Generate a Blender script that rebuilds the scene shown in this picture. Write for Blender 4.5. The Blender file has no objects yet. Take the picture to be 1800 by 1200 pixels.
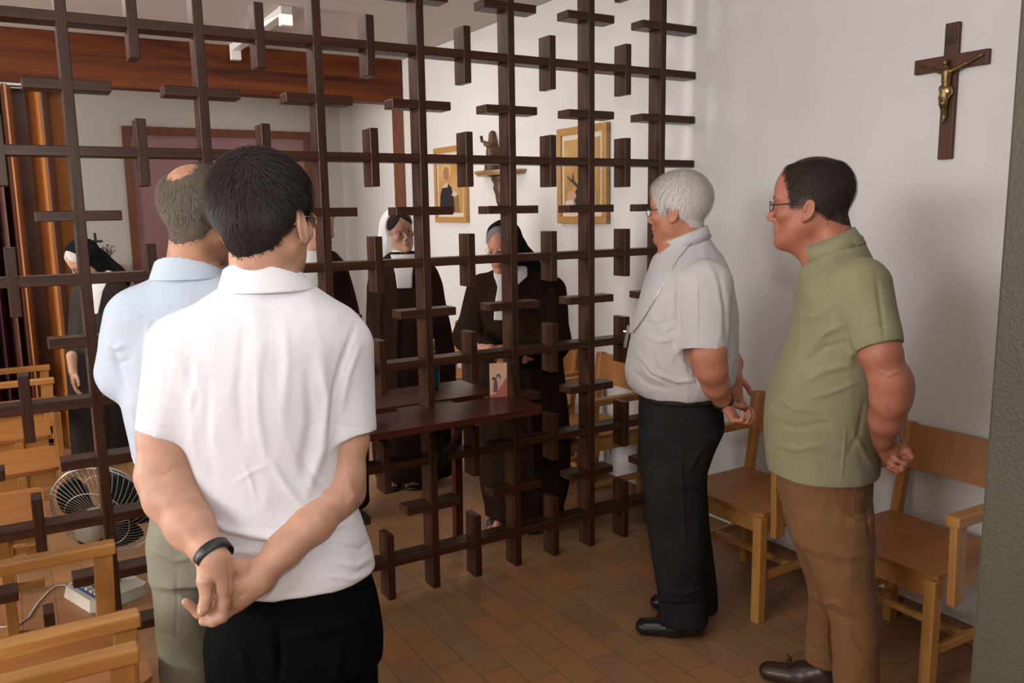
import bpy, bmesh, math, random
import numpy as np
from mathutils import Vector, Matrix
PI = math.pi
sc = bpy.context.scene
C = sc.collection
random.seed(7)

# ------------------------------------------------------------------ camera
F_PX, YAW, PITCH, ROLL = 1467.681, 0.5410, 0.1551, -0.0155
CAM = np.array([-0.2196, -3.1202, 1.62])
def _rot():
    cy, sy = math.cos(YAW), math.sin(YAW); cp, sp = math.cos(PITCH), math.sin(PITCH)
    cr, sr = math.cos(ROLL), math.sin(ROLL)
    fw = np.array([sy*cp, cy*cp, -sp]); rt = np.array([cy, -sy, 0.0]); up = np.cross(rt, fw)
    return cr*rt+sr*up, -sr*rt+cr*up, fw
RT, UP, FW = _rot()
cd = bpy.data.cameras.new('camera'); cam = bpy.data.objects.new('camera', cd); C.objects.link(cam)
cd.sensor_width = 36.0; cd.lens = F_PX/1800*36; cd.clip_start = 0.02
cam.matrix_world = Matrix(((RT[0], UP[0], -FW[0], CAM[0]), (RT[1], UP[1], -FW[1], CAM[1]), (RT[2], UP[2], -FW[2], CAM[2]), (0, 0, 0, 1)))
sc.camera = cam
sc.view_settings.view_transform = 'Standard'; sc.view_settings.look = 'None'
sc.view_settings.gamma = 1.0; sc.view_settings.exposure = 0.0
try: sc.view_settings.use_curve_mapping = False
except Exception: pass

# ------------------------------------------------------------------ light
w = bpy.data.worlds.new('world'); sc.world = w; w.use_nodes = True
w.node_tree.nodes['Background'].inputs[0].default_value = (0.85, 0.9, 1.0, 1)
w.node_tree.nodes['Background'].inputs[1].default_value = 0.25
def area(name, loc, target, sx, sy, power, col, spread=PI):
    l = bpy.data.lights.new(name, 'AREA'); l.shape = 'RECTANGLE'; l.size = sx; l.size_y = sy
    l.energy = power; l.color = col; l.spread = spread
    o = bpy.data.objects.new(name, l); C.objects.link(o); o.location = loc
    o.rotation_euler = (Vector(target)-Vector(loc)).to_track_quat('-Z', 'Y').to_euler()
    return o
# the photographer's flash just above the lens, head tipped up and to the left
flash = bpy.data.lights.new('camera_flash', 'SPOT'); flash.energy = 60; flash.shadow_soft_size = 0.05
flash.spot_size = math.radians(104); flash.spot_blend = 1.0; flash.color = (1.0, 0.97, 0.93)
fo = bpy.data.objects.new('camera_flash', flash); C.objects.link(fo)
fo.location = (CAM[0]+0.05, CAM[1]+0.02, 1.92)
fo.rotation_euler = (Vector((1.0, 0.0, 1.98))-Vector(fo.location)).to_track_quat('-Z', 'Y').to_euler()
# daylight from windows on the left of both rooms
area('daylight_far_room', (-4.4, 2.0, 1.75), (1.5, 1.9, 1.5), 1.7, 2.6, 285, (1.0, 0.97, 0.93))
area('daylight_near_room', (-4.4, -2.5, 2.3), (2.0, -1.2, 1.8), 2.8, 0.9, 195, (1.0, 0.97, 0.95))
area('ceiling_fill_near', (1.0, -2.0, 2.82), (1.2, -1.8, 0), 2.8, 2.4, 34, (1.0, 0.95, 0.90))  # fill lamps added under both ceilings, standing in for bounced light
area('ceiling_fill_far', (0.6, 2.2, 2.82), (0.6, 2.4, 0), 3.0, 2.0, 40, (1.0, 0.94, 0.87))
area('ceiling_fill_back', (0.8, 4.3, 2.82), (0.8, 4.4, 0), 2.6, .9, 4, (1.0, 0.94, 0.87))  # extra fill lamp added to brighten the back wall behind the beam

# ------------------------------------------------------------------ small tools
def at(u, v, dep):
    """point seen at pixel (u, v), dep metres along the optical axis"""
    return CAM + dep*(FW + RT*(u-900)/F_PX - UP*(v-600)/F_PX)
def link(name, me, mats=None, parent=None, loc=None):
    o = bpy.data.objects.new(name, me); C.objects.link(o)
    if mats is not None:
        for m in (mats if isinstance(mats, (list, tuple)) else [mats]): me.materials.append(m)
    if parent is not None: o.parent = parent
    if loc is not None: o.location = loc
    return o
def tag(o, label, cat, group=None):
    o['label'] = label; o['category'] = cat
    if group: o['group'] = group
    return o
def thing(name, label, cat, loc=(0, 0, 0), rotz=0.0, group=None):
    o = bpy.data.objects.new(name, None); C.objects.link(o); o.empty_display_size = 0.1
    o.location = loc; o.rotation_euler = (0, 0, rotz)
    return tag(o, label, cat, group)
def copy_tree(o, parent=None):
    c = o.copy(); C.objects.link(c)
    if parent is not None: c.parent = parent
    for ch in [x for x in bpy.data.objects if x.parent == o]: copy_tree(ch, c)
    return c
class MB:
    """collects solids into one mesh"""
    def __init__(self): self.bm = bmesh.new()
    def box(self, x0, x1, y0, y1, z0, z1, mi=0):
        r = bmesh.ops.create_cube(self.bm, size=1.0)
        for v in r['verts']:
            v.co = Vector((x0+(v.co.x+.5)*(x1-x0), y0+(v.co.y+.5)*(y1-y0), z0+(v.co.z+.5)*(z1-z0)))
        for f in {f for v in r['verts'] for f in v.link_faces}: f.material_index = mi
        return r['verts']
    def beam(self, a, b, wx, wy, side=(0, 1, 0)):
        """box from a to b, wx across 'side', wy the other way"""
        a = Vector(a); b = Vector(b); d = (b-a).normalized(); s = Vector(side)
        s = (s-d*s.dot(d)).normalized(); t = d.cross(s)
        r = bmesh.ops.create_cube(self.bm, size=1.0)
        L = (b-a).length
        for v in r['verts']:
            v.co = a + d*(v.co.z+.5)*L + s*v.co.x*wx + t*v.co.y*wy
    def tube(self, pts, r, n=8, closed=False):
        pts = [Vector(p) for p in pts]; N = len(pts); rings = []
        rr = r if isinstance(r, (list, tuple)) else [r]*N
        prev = None
        for i, p in enumerate(pts):
            if closed: t = (pts[(i+1) % N]-pts[i-1]).normalized()
            else: t = (pts[min(i+1, N-1)]-pts[max(i-1, 0)]).normalized()
            if prev is None:
                s = t.orthogonal().normalized()
            else:
                s = (prev-t*prev.dot(t)); s = s.normalized() if s.length > 1e-6 else t.orthogonal().normalized()
            prev = s; q = t.cross(s)
            rings.append([self.bm.verts.new(p+(s*math.cos(2*PI*k/n)+q*math.sin(2*PI*k/n))*rr[i]) for k in range(n)])
        M = N if closed else N-1
        for i in range(M):
            A = rings[i]; B = rings[(i+1) % N]
            for k in range(n):
                f = self.bm.faces.new((A[k], A[(k+1) % n], B[(k+1) % n], B[k])); f.smooth = True
        if not closed:
            self.bm.faces.new(rings[0][::-1]); self.bm.faces.new(rings[-1])
    def lathe(self, prof, c=(0, 0, 0), n=24, sx=1, sy=1):
        rings = []
        for (r, z) in prof:
            rings.append([self.bm.verts.new((c[0]+sx*r*math.cos(2*PI*k/n), c[1]+sy*r*math.sin(2*PI*k/n), c[2]+z)) for k in range(n)])
        for A, B in zip(rings[:-1], rings[1:]):
            for k in range(n):
                f = self.bm.faces.new((A[k], A[(k+1) % n], B[(k+1) % n], B[k])); f.smooth = True
        self.bm.faces.new(rings[0][::-1]); self.bm.faces.new(rings[-1])
    def prism(self, pts, a0, a1, ax=2):
        """polygon pts (2D) pushed from a0 to a1 along axis ax"""
        def V(p, a):
            if ax == 2: return (p[0], p[1], a)
            if ax == 0: return (a, p[0], p[1])
            return (p[0], a, p[1])
        A = [self.bm.verts.new(V(p, a0)) for p in pts]; B = [self.bm.verts.new(V(p, a1)) for p in pts]
        n = len(pts); self.bm.faces.new(A[::-1]); self.bm.faces.new(B)
        for i in range(n): self.bm.faces.new((A[i], A[(i+1) % n], B[(i+1) % n], B[i]))
    def bevel(self, w=0.003, seg=2, ang=0.6):
        es = [e for e in self.bm.edges if len(e.link_faces) == 2 and e.calc_face_angle(0) > ang]
        bmesh.ops.bevel(self.bm, geom=es, offset=w, segments=seg, affect='EDGES', profile=0.6, clamp_overlap=True)
        return self
    def build(self, name, mats, parent=None, loc=None, smooth=False):
        bmesh.ops.recalc_face_normals(self.bm, faces=self.bm.faces)
        me = bpy.data.meshes.new(name); self.bm.to_mesh(me); self.bm.free()
        if smooth:
            me.polygons.foreach_set('use_smooth', [True]*len(me.polygons))
        return link(name, me, mats, parent, loc)

# ------------------------------------------------------------------ materials
def mat(name, col=(0.5, 0.5, 0.5), rough=0.6, metal=0.0, spec=0.5, coat=0.0):
    m = bpy.data.materials.new(name); m.use_nodes = True
    b = m.node_tree.nodes['Principled BSDF']
    b.inputs['Base Color'].default_value = (*col, 1); b.inputs['Roughness'].default_value = rough
    b.inputs['Metallic'].default_value = metal; b.inputs['Specular IOR Level'].default_value = spec
    b.inputs['Coat Weight'].default_value = coat; b.inputs['Coat Roughness'].default_value = 0.3
    return m
def N(m, typ, **kw):
    n = m.node_tree.nodes.new(typ)
    for k, v in kw.items():
        if k.startswith('_'): setattr(n, k[1:], v)
        else: n.inputs[k.replace('__', ' ')].default_value = v
    return n
def L(m, a, ao, b, bi): m.node_tree.links.new(a.outputs[ao], b.inputs[bi])
def P(m): return m.node_tree.nodes['Principled BSDF']
def ramp(m, stops):
    n = m.node_tree.nodes.new('ShaderNodeValToRGB'); e = n.color_ramp.elements
    while len(e) < len(stops): e.new(0.5)
    for k, (p, c) in enumerate(stops): e[k].position = p; e[k].color = (*c, 1)
    return n
def coords(m, scale=(1, 1, 1), space='Object', rot=(0, 0, 0)):
    t = N(m, 'ShaderNodeTexCoord'); mp = N(m, 'ShaderNodeMapping')
    mp.inputs['Scale'].default_value = scale; mp.inputs['Rotation'].default_value = rot
    L(m, t, space, mp, 'Vector'); return mp
def bump(m, src, out, strength=0.2, dist=0.01):
    b = N(m, 'ShaderNodeBump'); b.inputs['Strength'].default_value = strength; b.inputs['Distance'].default_value = dist
    L(m, src, out, b, 'Height'); L(m, b, 'Normal', P(m), 'Normal'); return b
def wood(name, dark, light, scale=(30, 30, 2.0), rough=0.4, coat=0.3, bmp=0.1, space='Object'):
    m = mat(name, light, rough, coat=coat)
    mp = coords(m, scale, space)
    n1 = N(m, 'ShaderNodeTexNoise', Scale=1.0, Detail=6.0, Roughness=0.6, Distortion=0.6); L(m, mp, 'Vector', n1, 'Vector')
    r = ramp(m, [(0.3, dark), (0.7, light)]); L(m, n1, 'Fac', r, 'Fac')
    L(m, r, 'Color', P(m), 'Base Color')
    n2 = N(m, 'ShaderNodeTexNoise', Scale=5.0, Detail=4.0); L(m, mp, 'Vector', n2, 'Vector')
    if bmp: bump(m, n2, 'Fac', bmp, 0.004)
    return m
def noisy(name, c1, c2, scale=8, rough=0.7, bs=0.0, bscale=200, bd=0.002, spec=0.3, coat=0.0, metal=0.0):
    m = mat(name, c1, rough, spec=spec, coat=coat, metal=metal); mp = coords(m)
    n1 = N(m, 'ShaderNodeTexNoise', Scale=scale, Detail=4.0); L(m, mp, 'Vector', n1, 'Vector')
    r = ramp(m, [(0.35, c1), (0.65, c2)]); L(m, n1, 'Fac', r, 'Fac'); L(m, r, 'Color', P(m), 'Base Color')
    if bs:
        n2 = N(m, 'ShaderNodeTexNoise', Scale=bscale, Detail=2.0); L(m, mp, 'Vector', n2, 'Vector'); bump(m, n2, 'Fac', bs, bd)
    return m
M = {}
M['plaster'] = noisy('white_textured_plaster', (0.66, 0.64, 0.63), (0.70, 0.675, 0.665), 1.2, 0.75, 0.35, 70, 0.006)
M['ceiling'] = noisy('ceiling_plaster', (0.52, 0.48, 0.44), (0.55, 0.51, 0.47), 1.0, 0.9)
M['grille_v'] = wood('dark_brown_wood_upright', (0.018, 0.0060, 0.0028), (0.060, 0.0215, 0.0088), (45, 45, 2.5), 0.42, 0.2, 0.2)
M['grille_h'] = wood('dark_brown_wood_crossbar', (0.018, 0.0060, 0.0028), (0.060, 0.0215, 0.0088), (2.5, 45, 45), 0.42, 0.2, 0.2)
M['grille_v']; P(M['grille_v']).inputs['Specular IOR Level'].default_value = .22; P(M['grille_h']).inputs['Specular IOR Level'].default_value = .22
M['chair'] = wood('honey_wood', (0.38, 0.165, 0.040), (0.53, 0.262, 0.072), (3, 25, 25), 0.42, 0.1, 0.05)
M['chair_z'] = wood('honey_wood_upright', (0.38, 0.165, 0.040), (0.53, 0.262, 0.072), (25, 25, 3), 0.42, 0.1, 0.05)
M['seat'] = wood('orange_brown_plywood', (0.32, 0.115, 0.025), (0.41, 0.165, 0.042), (3, 14, 3), 0.45, 0.1, 0.03)
M['beam'] = wood('varnished_red_brown_beam', (0.040, 0.0075, 0.002), (0.17, 0.042, 0.009), (0.6, 9, 9), 0.5, 0.0, 0.0); P(M['beam']).inputs['Specular IOR Level'].default_value = .2
M['table'] = wood('dark_red_table_wood', (0.045, 0.009, 0.006), (0.075, 0.018, 0.011), (2.5, 30, 30), 0.3, 0.0, 0.0); P(M['table']).inputs['Specular IOR Level'].default_value = .3
M['frame_dark'] = wood('brown_door_frame', (0.12, 0.035, 0.012), (0.20, 0.06, 0.022), (20, 20, 2), 0.4, 0.3, 0.0)
M['door_pink'] = noisy('mauve_gloss_paint', (0.30, 0.155, 0.165), (0.33, 0.175, 0.185), 3, 0.22, 0.08, 25, 0.01, 0.5, 0.4)
# ------------------------------------------------------------------ floor material: fired clay planks laid along Y
def floor_mat():
    m = mat('terracotta_plank_tiles', (0.4, 0.2, 0.1), 0.42, spec=0.4, coat=0.15)
    mp = coords(m, (1, 1, 1)); mp.inputs['Rotation'].default_value = (0, 0, PI/2); mp.inputs['Location'].default_value = (0.04, 0.05, 0)
    br = N(m, 'ShaderNodeTexBrick', Scale=1.0, Bias=0.0); br.offset = 0.5
    br.inputs['Brick Width'].default_value = 0.25; br.inputs['Row Height'].default_value = 0.125
    br.inputs['Mortar Size'].default_value = 0.0022; br.inputs['Mortar Smooth'].default_value = 0.3
    br.inputs['Color1'].default_value = (0, 0, 0, 1); br.inputs['Color2'].default_value = (1, 1, 1, 1)
    br.inputs['Mortar'].default_value = (0.5, 0.5, 0.5, 1)
    L(m, mp, 'Vector', br, 'Vector')
    r = ramp(m, [(0.0, (0.27, 0.145, 0.068)), (0.35, (0.33, 0.175, 0.078)), (0.6, (0.30, 0.165, 0.082)), (0.85, (0.37, 0.165, 0.068)), (1.0, (0.31, 0.18, 0.09))])
    L(m, br, 'Color', r, 'Fac')
    n = N(m, 'ShaderNodeTexNoise', Scale=7.0, Detail=5.0); L(m, mp, 'Vector', n, 'Vector')
    mx = N(m, 'ShaderNodeMix', _data_type='RGBA', _blend_type='MULTIPLY'); mx.inputs[0].default_value = 0.55
    r2 = ramp(m, [(0.3, (0.72, 0.72, 0.74)), (0.7, (1.1, 1.06, 1.0))]); L(m, n, 'Fac', r2, 'Fac')
    L(m, r, 'Color', mx, 6); L(m, r2, 'Color', mx, 7)
    mx2 = N(m, 'ShaderNodeMix', _data_type='RGBA'); L(m, br, 'Fac', mx2, 0); L(m, mx, 2, mx2, 6); mx2.inputs[7].default_value = (0.16, 0.10, 0.055, 1)
    L(m, mx2, 2, P(m), 'Base Color')
    inv = N(m, 'ShaderNodeMath', _operation='MULTIPLY_ADD'); inv.inputs[1].default_value = -1; inv.inputs[2].default_value = 1; L(m, br, 'Fac', inv, 0)
    bump(m, inv, 'Value', 0.5, 0.002)
    return m
M['floor'] = floor_mat()
def struct(name, b, m, parent=None):
    o = b.build(name, m, parent); o['kind'] = 'structure'; return o
XW, CEIL, YB, XL, YN = 2.72, 2.86, 5.0, -4.7, -4.6
b = MB(); b.box(XL-.1, XW+.1, YN-.1, YB+.1, -.1, 0); struct('floor', b, M['floor'])
b = MB(); b.box(XL-.1, XW+.1, YN-.1, YB+.1, CEIL, CEIL+.1); struct('ceiling', b, M['ceiling'])
b = MB(); b.box(XW, XW+.1, YN-.1, YB+.1, 0, CEIL); struct('wall_right', b, M['plaster'])
M['plaster_back'] = noisy('cream_plaster', (0.52, 0.485, 0.44), (0.55, 0.515, 0.47), 1.2, 0.8)
# back wall with the door opening
b = MB(); b.box(XL, .74, YB, YB+.1, 0, CEIL); b.box(2.40, XW, YB, YB+.1, 0, CEIL); b.box(.74, 2.40, YB, YB+.1, 2.39, CEIL)
struct('wall_back', b, M['plaster_back'])
b = MB(); b.box(XL-.1, XL, YN, 1.4, 0, CEIL); b.box(XL-.1, XL, 3.2, YB, 0, CEIL); b.box(XL-.1, XL, 1.4, 3.2, 0, .9); b.box(XL-.1, XL, 1.4, 3.2, 2.4, CEIL)
struct('wall_left', b, M['plaster'])
b = MB(); b.box(XL, XW, YN-.1, YN, 0, CEIL); struct('wall_near', b, M['plaster'])
wf = MB()
for (y0, y1, z0, z1) in ((1.4, 3.2, .9, .96), (1.4, 3.2, 2.34, 2.4), (1.4, 1.46, .9, 2.4), (3.14, 3.2, .9, 2.4), (2.27, 2.33, .9, 2.4)):
    wf.box(XL-.07, XL-.01, y0, y1, z0, z1)
struct('window_1', wf, M['frame_dark'])
# door in the back wall
d = MB(); d.box(.80, 2.34, YB-.005, YB+.04, 0, 2.33); dd = struct('door_1', d, M['door_pink'])
f = MB(); f.box(.735, .80, YB-.03, YB+.06, 0, 2.40); f.box(2.34, 2.405, YB-.03, YB+.06, 0, 2.40); f.box(.80, 2.34, YB-.03, YB+.06, 2.33, 2.40)
f.bevel(.004); f.build('door_frame', M['frame_dark'], dd)
h = MB(); h.tube([(.90, YB-.006, 1.02), (.90, YB-.06, 1.02), (.99, YB-.06, 1.02)], .009); h.box(.885, .915, YB-.012, YB-.005, .95, 1.09)
h.build('door_handle', mat('brass', (0.6, 0.45, 0.2), 0.3, 1.0), dd)
# header beam where the folding partition runs, jamb at its right end
b = MB(); b.box(XL, XW-.005, 3.46, 3.62, 2.515, CEIL-.002); b.bevel(.004); struct('trim_1', b, M['beam'])
b = MB(); b.box(XW-.045, XW-.001, 3.47, 3.61, 0, 2.515); b.bevel(.004); struct('trim_2', b, M['frame_dark'])
b = MB(); b.box(XL, .3, 3.50, 3.58, 2.495, 2.513); struct('trim_3', b, mat('curtain_track_metal', (0.55, 0.52, 0.5), 0.4, 0.8))
# low tile skirting along the right wall and the back wall
M['skirt'] = noisy('brown_tile_skirting', (0.20, 0.10, 0.05), (0.26, 0.13, 0.06), 6, 0.5)
b = MB(); b.box(XW-.012, XW-.001, YN, YB, 0.001, .075); struct('baseboard_right', b, M['skirt'])
b = MB(); b.box(XL, .735, YB-.012, YB-.001, .001, .075); b.box(2.405, XW-.013, YB-.012, YB-.001, .001, .075); struct('baseboard_back', b, M['skirt'])
# rough painted wall end close to the camera on the right
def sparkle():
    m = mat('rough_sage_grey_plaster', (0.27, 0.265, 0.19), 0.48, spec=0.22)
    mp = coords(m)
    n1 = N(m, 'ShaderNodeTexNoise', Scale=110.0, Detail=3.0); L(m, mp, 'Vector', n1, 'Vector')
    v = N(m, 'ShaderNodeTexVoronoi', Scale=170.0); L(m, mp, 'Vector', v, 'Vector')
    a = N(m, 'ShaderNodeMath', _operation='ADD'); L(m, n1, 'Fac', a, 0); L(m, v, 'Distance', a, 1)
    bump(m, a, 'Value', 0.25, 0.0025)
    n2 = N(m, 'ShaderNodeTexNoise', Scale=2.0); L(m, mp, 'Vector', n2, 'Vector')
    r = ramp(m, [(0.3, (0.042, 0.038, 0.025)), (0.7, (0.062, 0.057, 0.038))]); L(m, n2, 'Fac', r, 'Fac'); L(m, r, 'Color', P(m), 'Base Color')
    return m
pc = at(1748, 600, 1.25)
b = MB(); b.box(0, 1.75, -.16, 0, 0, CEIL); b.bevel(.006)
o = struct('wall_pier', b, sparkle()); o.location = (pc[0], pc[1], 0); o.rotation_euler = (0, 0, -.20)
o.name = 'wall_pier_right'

# ------------------------------------------------------------------ folding partition, parked under the beam
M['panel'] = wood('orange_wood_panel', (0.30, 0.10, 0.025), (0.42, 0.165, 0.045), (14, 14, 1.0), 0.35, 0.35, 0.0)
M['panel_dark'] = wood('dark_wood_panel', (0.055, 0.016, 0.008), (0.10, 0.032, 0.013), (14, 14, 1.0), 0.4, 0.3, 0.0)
M['pleat'] = noisy('aubergine_pleated_vinyl', (0.05, 0.018, 0.018), (0.07, 0.025, 0.024), 4, 0.45)
t = thing('folding_partition', 'wooden folding partition parked in pleats under the red-brown beam at far left', 'partition', (-.4, 3.54, 0))
zz = [(-.02, 3.40), (.115, 3.70), (.155, 3.40), (.30, 3.72)]
def pix_x(u, y, v=300):
    r = FW+RT*(u-900)/F_PX-UP*(v-600)/F_PX; return CAM[0]+r[0]*(y-CAM[1])/r[1]
edges = [(0, 3.44), (6, 3.66), (22, 3.40), (33, 3.66), (60, 3.64), (83, 3.40), (96, 3.66), (122, 3.62)]
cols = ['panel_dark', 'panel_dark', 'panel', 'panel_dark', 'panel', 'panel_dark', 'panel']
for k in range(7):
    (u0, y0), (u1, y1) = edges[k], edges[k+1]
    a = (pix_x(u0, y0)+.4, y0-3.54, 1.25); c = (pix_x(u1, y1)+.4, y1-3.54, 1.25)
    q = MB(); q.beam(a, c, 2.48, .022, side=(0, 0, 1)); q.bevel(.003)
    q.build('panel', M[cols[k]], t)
q = MB(); pts = []
for k in range(40):
    pts.append((-1.02+k*.034+.0, (-.06 if k % 2 else .07)))
pts = pts + [(x, y+.02) for x, y in pts[::-1]]
q.prism([(x-.12, y) for x, y in pts], .02, 2.49); q.build('pleated_curtain', M['pleat'], t)

# ------------------------------------------------------------------ the wooden grille
S, Z6, BW, BD = 0.4185, 0.1605, 0.034, 0.088
t = thing('grille_screen', 'dark brown wooden grille of crossed bars from floor to ceiling across the parlour', 'grille screen', (0, 0, 0))
zr = [Z6+k*S for k in range(7)]
mv = MB(); mv.box(-BW/2, BW/2, 0, BD, 0, CEIL-.003); mv.bevel(.0022, 1)
up0 = None
for k in range(-3, 7):
    if up0 is None: up0 = mv.build('upright', M['grille_v'], t, (k*S, 0, 0))
    else: link('upright', up0.data, None, t, (k*S, 0, 0))
xe = XW-.004
mh = MB(); mh.box(-3.4*S, xe, .001, BD-.001, -BW/2, BW/2); mh.bevel(.0022, 1)
h0 = None
for z in zr:
    if h0 is None: h0 = mh.build('crossbar', M['grille_h'], t, (0, 0, z))
    else: link('crossbar', h0.data, None, t, (0, 0, z))
ms = MB(); ms.box(-BW/2, BW/2, .0005, BD-.0005, -.112, .112); ms.bevel(.0022, 1); s0 = None
m6 = MB(); m6.box(-BW/2, BW/2, .0005, BD-.0005, 0, Z6+.125); m6.bevel(.0022, 1); s6 = None
for k in range(-3, 6):
    for j, z in enumerate(zr):
        if j == 0:
            if s6 is None: s6 = m6.build('short_upright', M['grille_v'], t, ((k+.5)*S, 0, 0))
            else: link('short_upright', s6.data, None, t, ((k+.5)*S, 0, 0))
        else:
            zz_ = min(z, CEIL-.115)
            if s0 is None: s0 = ms.build('short_upright', M['grille_v'], t, ((k+.5)*S, 0, zz_))
            else: link('short_upright', s0.data, None, t, ((k+.5)*S, 0, zz_))
msh = MB(); msh.box(-.128, .128, .0005, BD-.0005, -BW/2, BW/2); msh.bevel(.0022, 1); q0 = None
mse = MB(); mse.box(-.128, xe-6*S, .0005, BD-.0005, -BW/2, BW/2); mse.bevel(.0022, 1); e0 = None
for k in range(-3, 7):
    for j in range(6):
        z = zr[j]+S/2
        if k == 6:
            if e0 is None: e0 = mse.build('short_crossbar', M['grille_h'], t, (k*S, 0, z))
            else: link('short_crossbar', e0.data, None, t, (k*S, 0, z))
        else:
            if q0 is None: q0 = msh.build('short_crossbar', M['grille_h'], t, (k*S, 0, z))
            else: link('short_crossbar', q0.data, None, t, (k*S, 0, z))

# ------------------------------------------------------------------ chairs (local: facing +X, origin on the floor under the seat)
def make_chair(label, arms=True, lx=0.0):
    t = thing('wooden_chair', label, 'chair')
    b = MB()
    pts = [(-.20, -.232), (.20, -.232), (.222, -.21), (.222, .21), (.20, .232), (-.20, .232)]
    b.prism(pts, .436, .452); b.bevel(.004); b.build('seat', M['seat'], t)
    b = MB(); b.box(-.19, .205, -.222, -.198, .365, .435); b.box(-.19, .205, .198, .222, .365, .435)
    b.box(.178, .203, -.198, .198, .365, .435); b.box(-.20, -.178, -.198, .198, .365, .435); b.bevel(.002, 1)
    b.build('seat_frame', M['chair'], t)
    for s in (-1, 1):
        b = MB(); b.box(.178-lx, .218-lx, s*.215-.02, s*.215+.02, 0, .434); b.bevel(.004); b.build('leg', M['chair_z'], t)
        b = MB(); b.beam((-.20, s*.215, 0.0), (-.205, s*.215, .45), .034, .042); b.beam((-.205, s*.215, .44), (-.262, s*.215, .80), .034, .038)
        b.bevel(.004); b.build('leg', M['chair_z'], t)
        b = MB(); b.box(-.19, .19, s*.215-.011, s*.215+.011, .17, .20); b.bevel(.002, 1); b.build('stretcher', M['chair'], t)
    b = MB(); b.box(-.01, .012, -.205, .205, .172, .198); b.bevel(.002, 1); b.build('stretcher', M['chair'], t)
    # slightly curved back board
    b = MB(); n = 10; A = []
    for k in range(n+1):
        y = -.245+.49*k/n; A.append((-.225-.016*(1-(y/.245)**2), y))
    pts = A+[(x+.014, y) for x, y in A[::-1]]
    b.prism(pts, .630, .795)
    for v in b.bm.verts: v.co.x -= (v.co.z-.62)*.16
    b.bevel(.003); b.build('backrest', M['seat'], t)
    if arms:
        for s in (-1, 1):
            y = s*.264
            b = MB(); b.box(-.24, .20, y-.024, y+.024, .625, .660); b.bevel(.005); r = b.build('armrest', M['chair'], t)
            b = MB(); b.beam((.155, y, .36), (.165, y, .626), .026, .052); b.bevel(.003); b.build('armrest_post', M['chair_z'], r)
    return t
chairA = make_chair('honey wood armchair against the white wall, between the priest and the man in green')
chairA.location = (2.385, -.745, 0); chairA.rotation_euler = (0, 0, PI+.01)
def put(src, x, y, rz, label, group):
    c = copy_tree(src); c.location = (x, y, 0); c.rotation_euler = (0, 0, rz); c['label'] = label; c['group'] = group; return c
gr = 'wooden chairs along the right wall'; chairA['group'] = gr
put(chairA, 2.43, -1.44, PI-.03, 'honey wood armchair against the white wall, beside the near green-grey wall end', gr)
put(chairA, 2.445, .51, PI, 'wooden armchair against the right wall, first one beyond the grille', gr)
put(chairA, 2.44, 1.18, PI, 'wooden armchair against the right wall under the right-hand picture, behind the praying nun', gr)
put(chairA, 2.44, 2.30, PI, 'wooden armchair against the right wall, seen between the two middle nuns', gr)
gl = 'wooden chairs in the row on the left'
put(chairA, -.220, -.715, 0, 'bright honey wood armchair in the foreground at left, before the grille', gl)
put(chairA, -.245, -1.42, 0, 'foreground armchair nearest the camera, only its arm end showing at bottom left', gl)
plain = make_chair('armless wooden chair beyond the grille, just left of the fan', False, .13); plain['group'] = gl
plain.location = (-.40, .76, 0)
put(plain, -.32, 1.50, 0, 'armless wooden chair beyond the grille, second behind the fan', gl)
put(plain, -.32, 2.20, 0, 'armless wooden chair beyond the grille, third from the fan and next to the far armchair', gl)
put(chairA, -.24, 2.88, 0, 'wooden armchair farthest along the left row, before the folding partition', gl)

# ------------------------------------------------------------------ table whose two leaves meet at the grille
t = thing('parlour_table', 'dark red wooden table running through the grille below the picture card', 'table', (1.07, 0.05, 0))
def leaf(y0, y1, x0, x1, r=.05):
    b = MB(); pts = []
    return b
b = MB(); pts = [(-.57, -.052), (-.57, -.30), (-.54, -.33), (.55, -.33), (.575, -.305), (.575, -.052)]
b.prism(pts, .785, .812); b.bevel(.006); b.build('table_top', M['table'], t)
b = MB(); pts = [(-.57, .04), (.575, .04), (.575, .34), (.545, .37), (-.54, .37), (-.57, .34)]
b.prism(pts, .785, .812); b.bevel(.006); b.build('table_top', M['table'], t)
b = MB(); b.box(-.50, .50, .045, .065, .70, .784); b.box(-.50, .50, .31, .33, .70, .784); b.box(-.50, -.48, .065, .31, .70, .784); b.box(.48, .50, .065, .31, .70, .784)
b.build('apron', M['table'], t)
M['black_metal'] = mat('black_metal', (0.02, 0.02, 0.02), 0.35, 0.6)
for x in (-.47, .47):
    b = MB(); b.beam((x, .30, 0), (x, .28, .786), .04, .04); b.bevel(.003); b.build('leg', M['table'], t)
for x in (-.30, .215):
    b = MB(); b.beam((x, -.062, .55), (x, -.062, .785), .022, .012); b.beam((x, -.062, .56), (x, -.27, .778), .022, .012); b.build('bracket', M['black_metal'], t)
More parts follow.
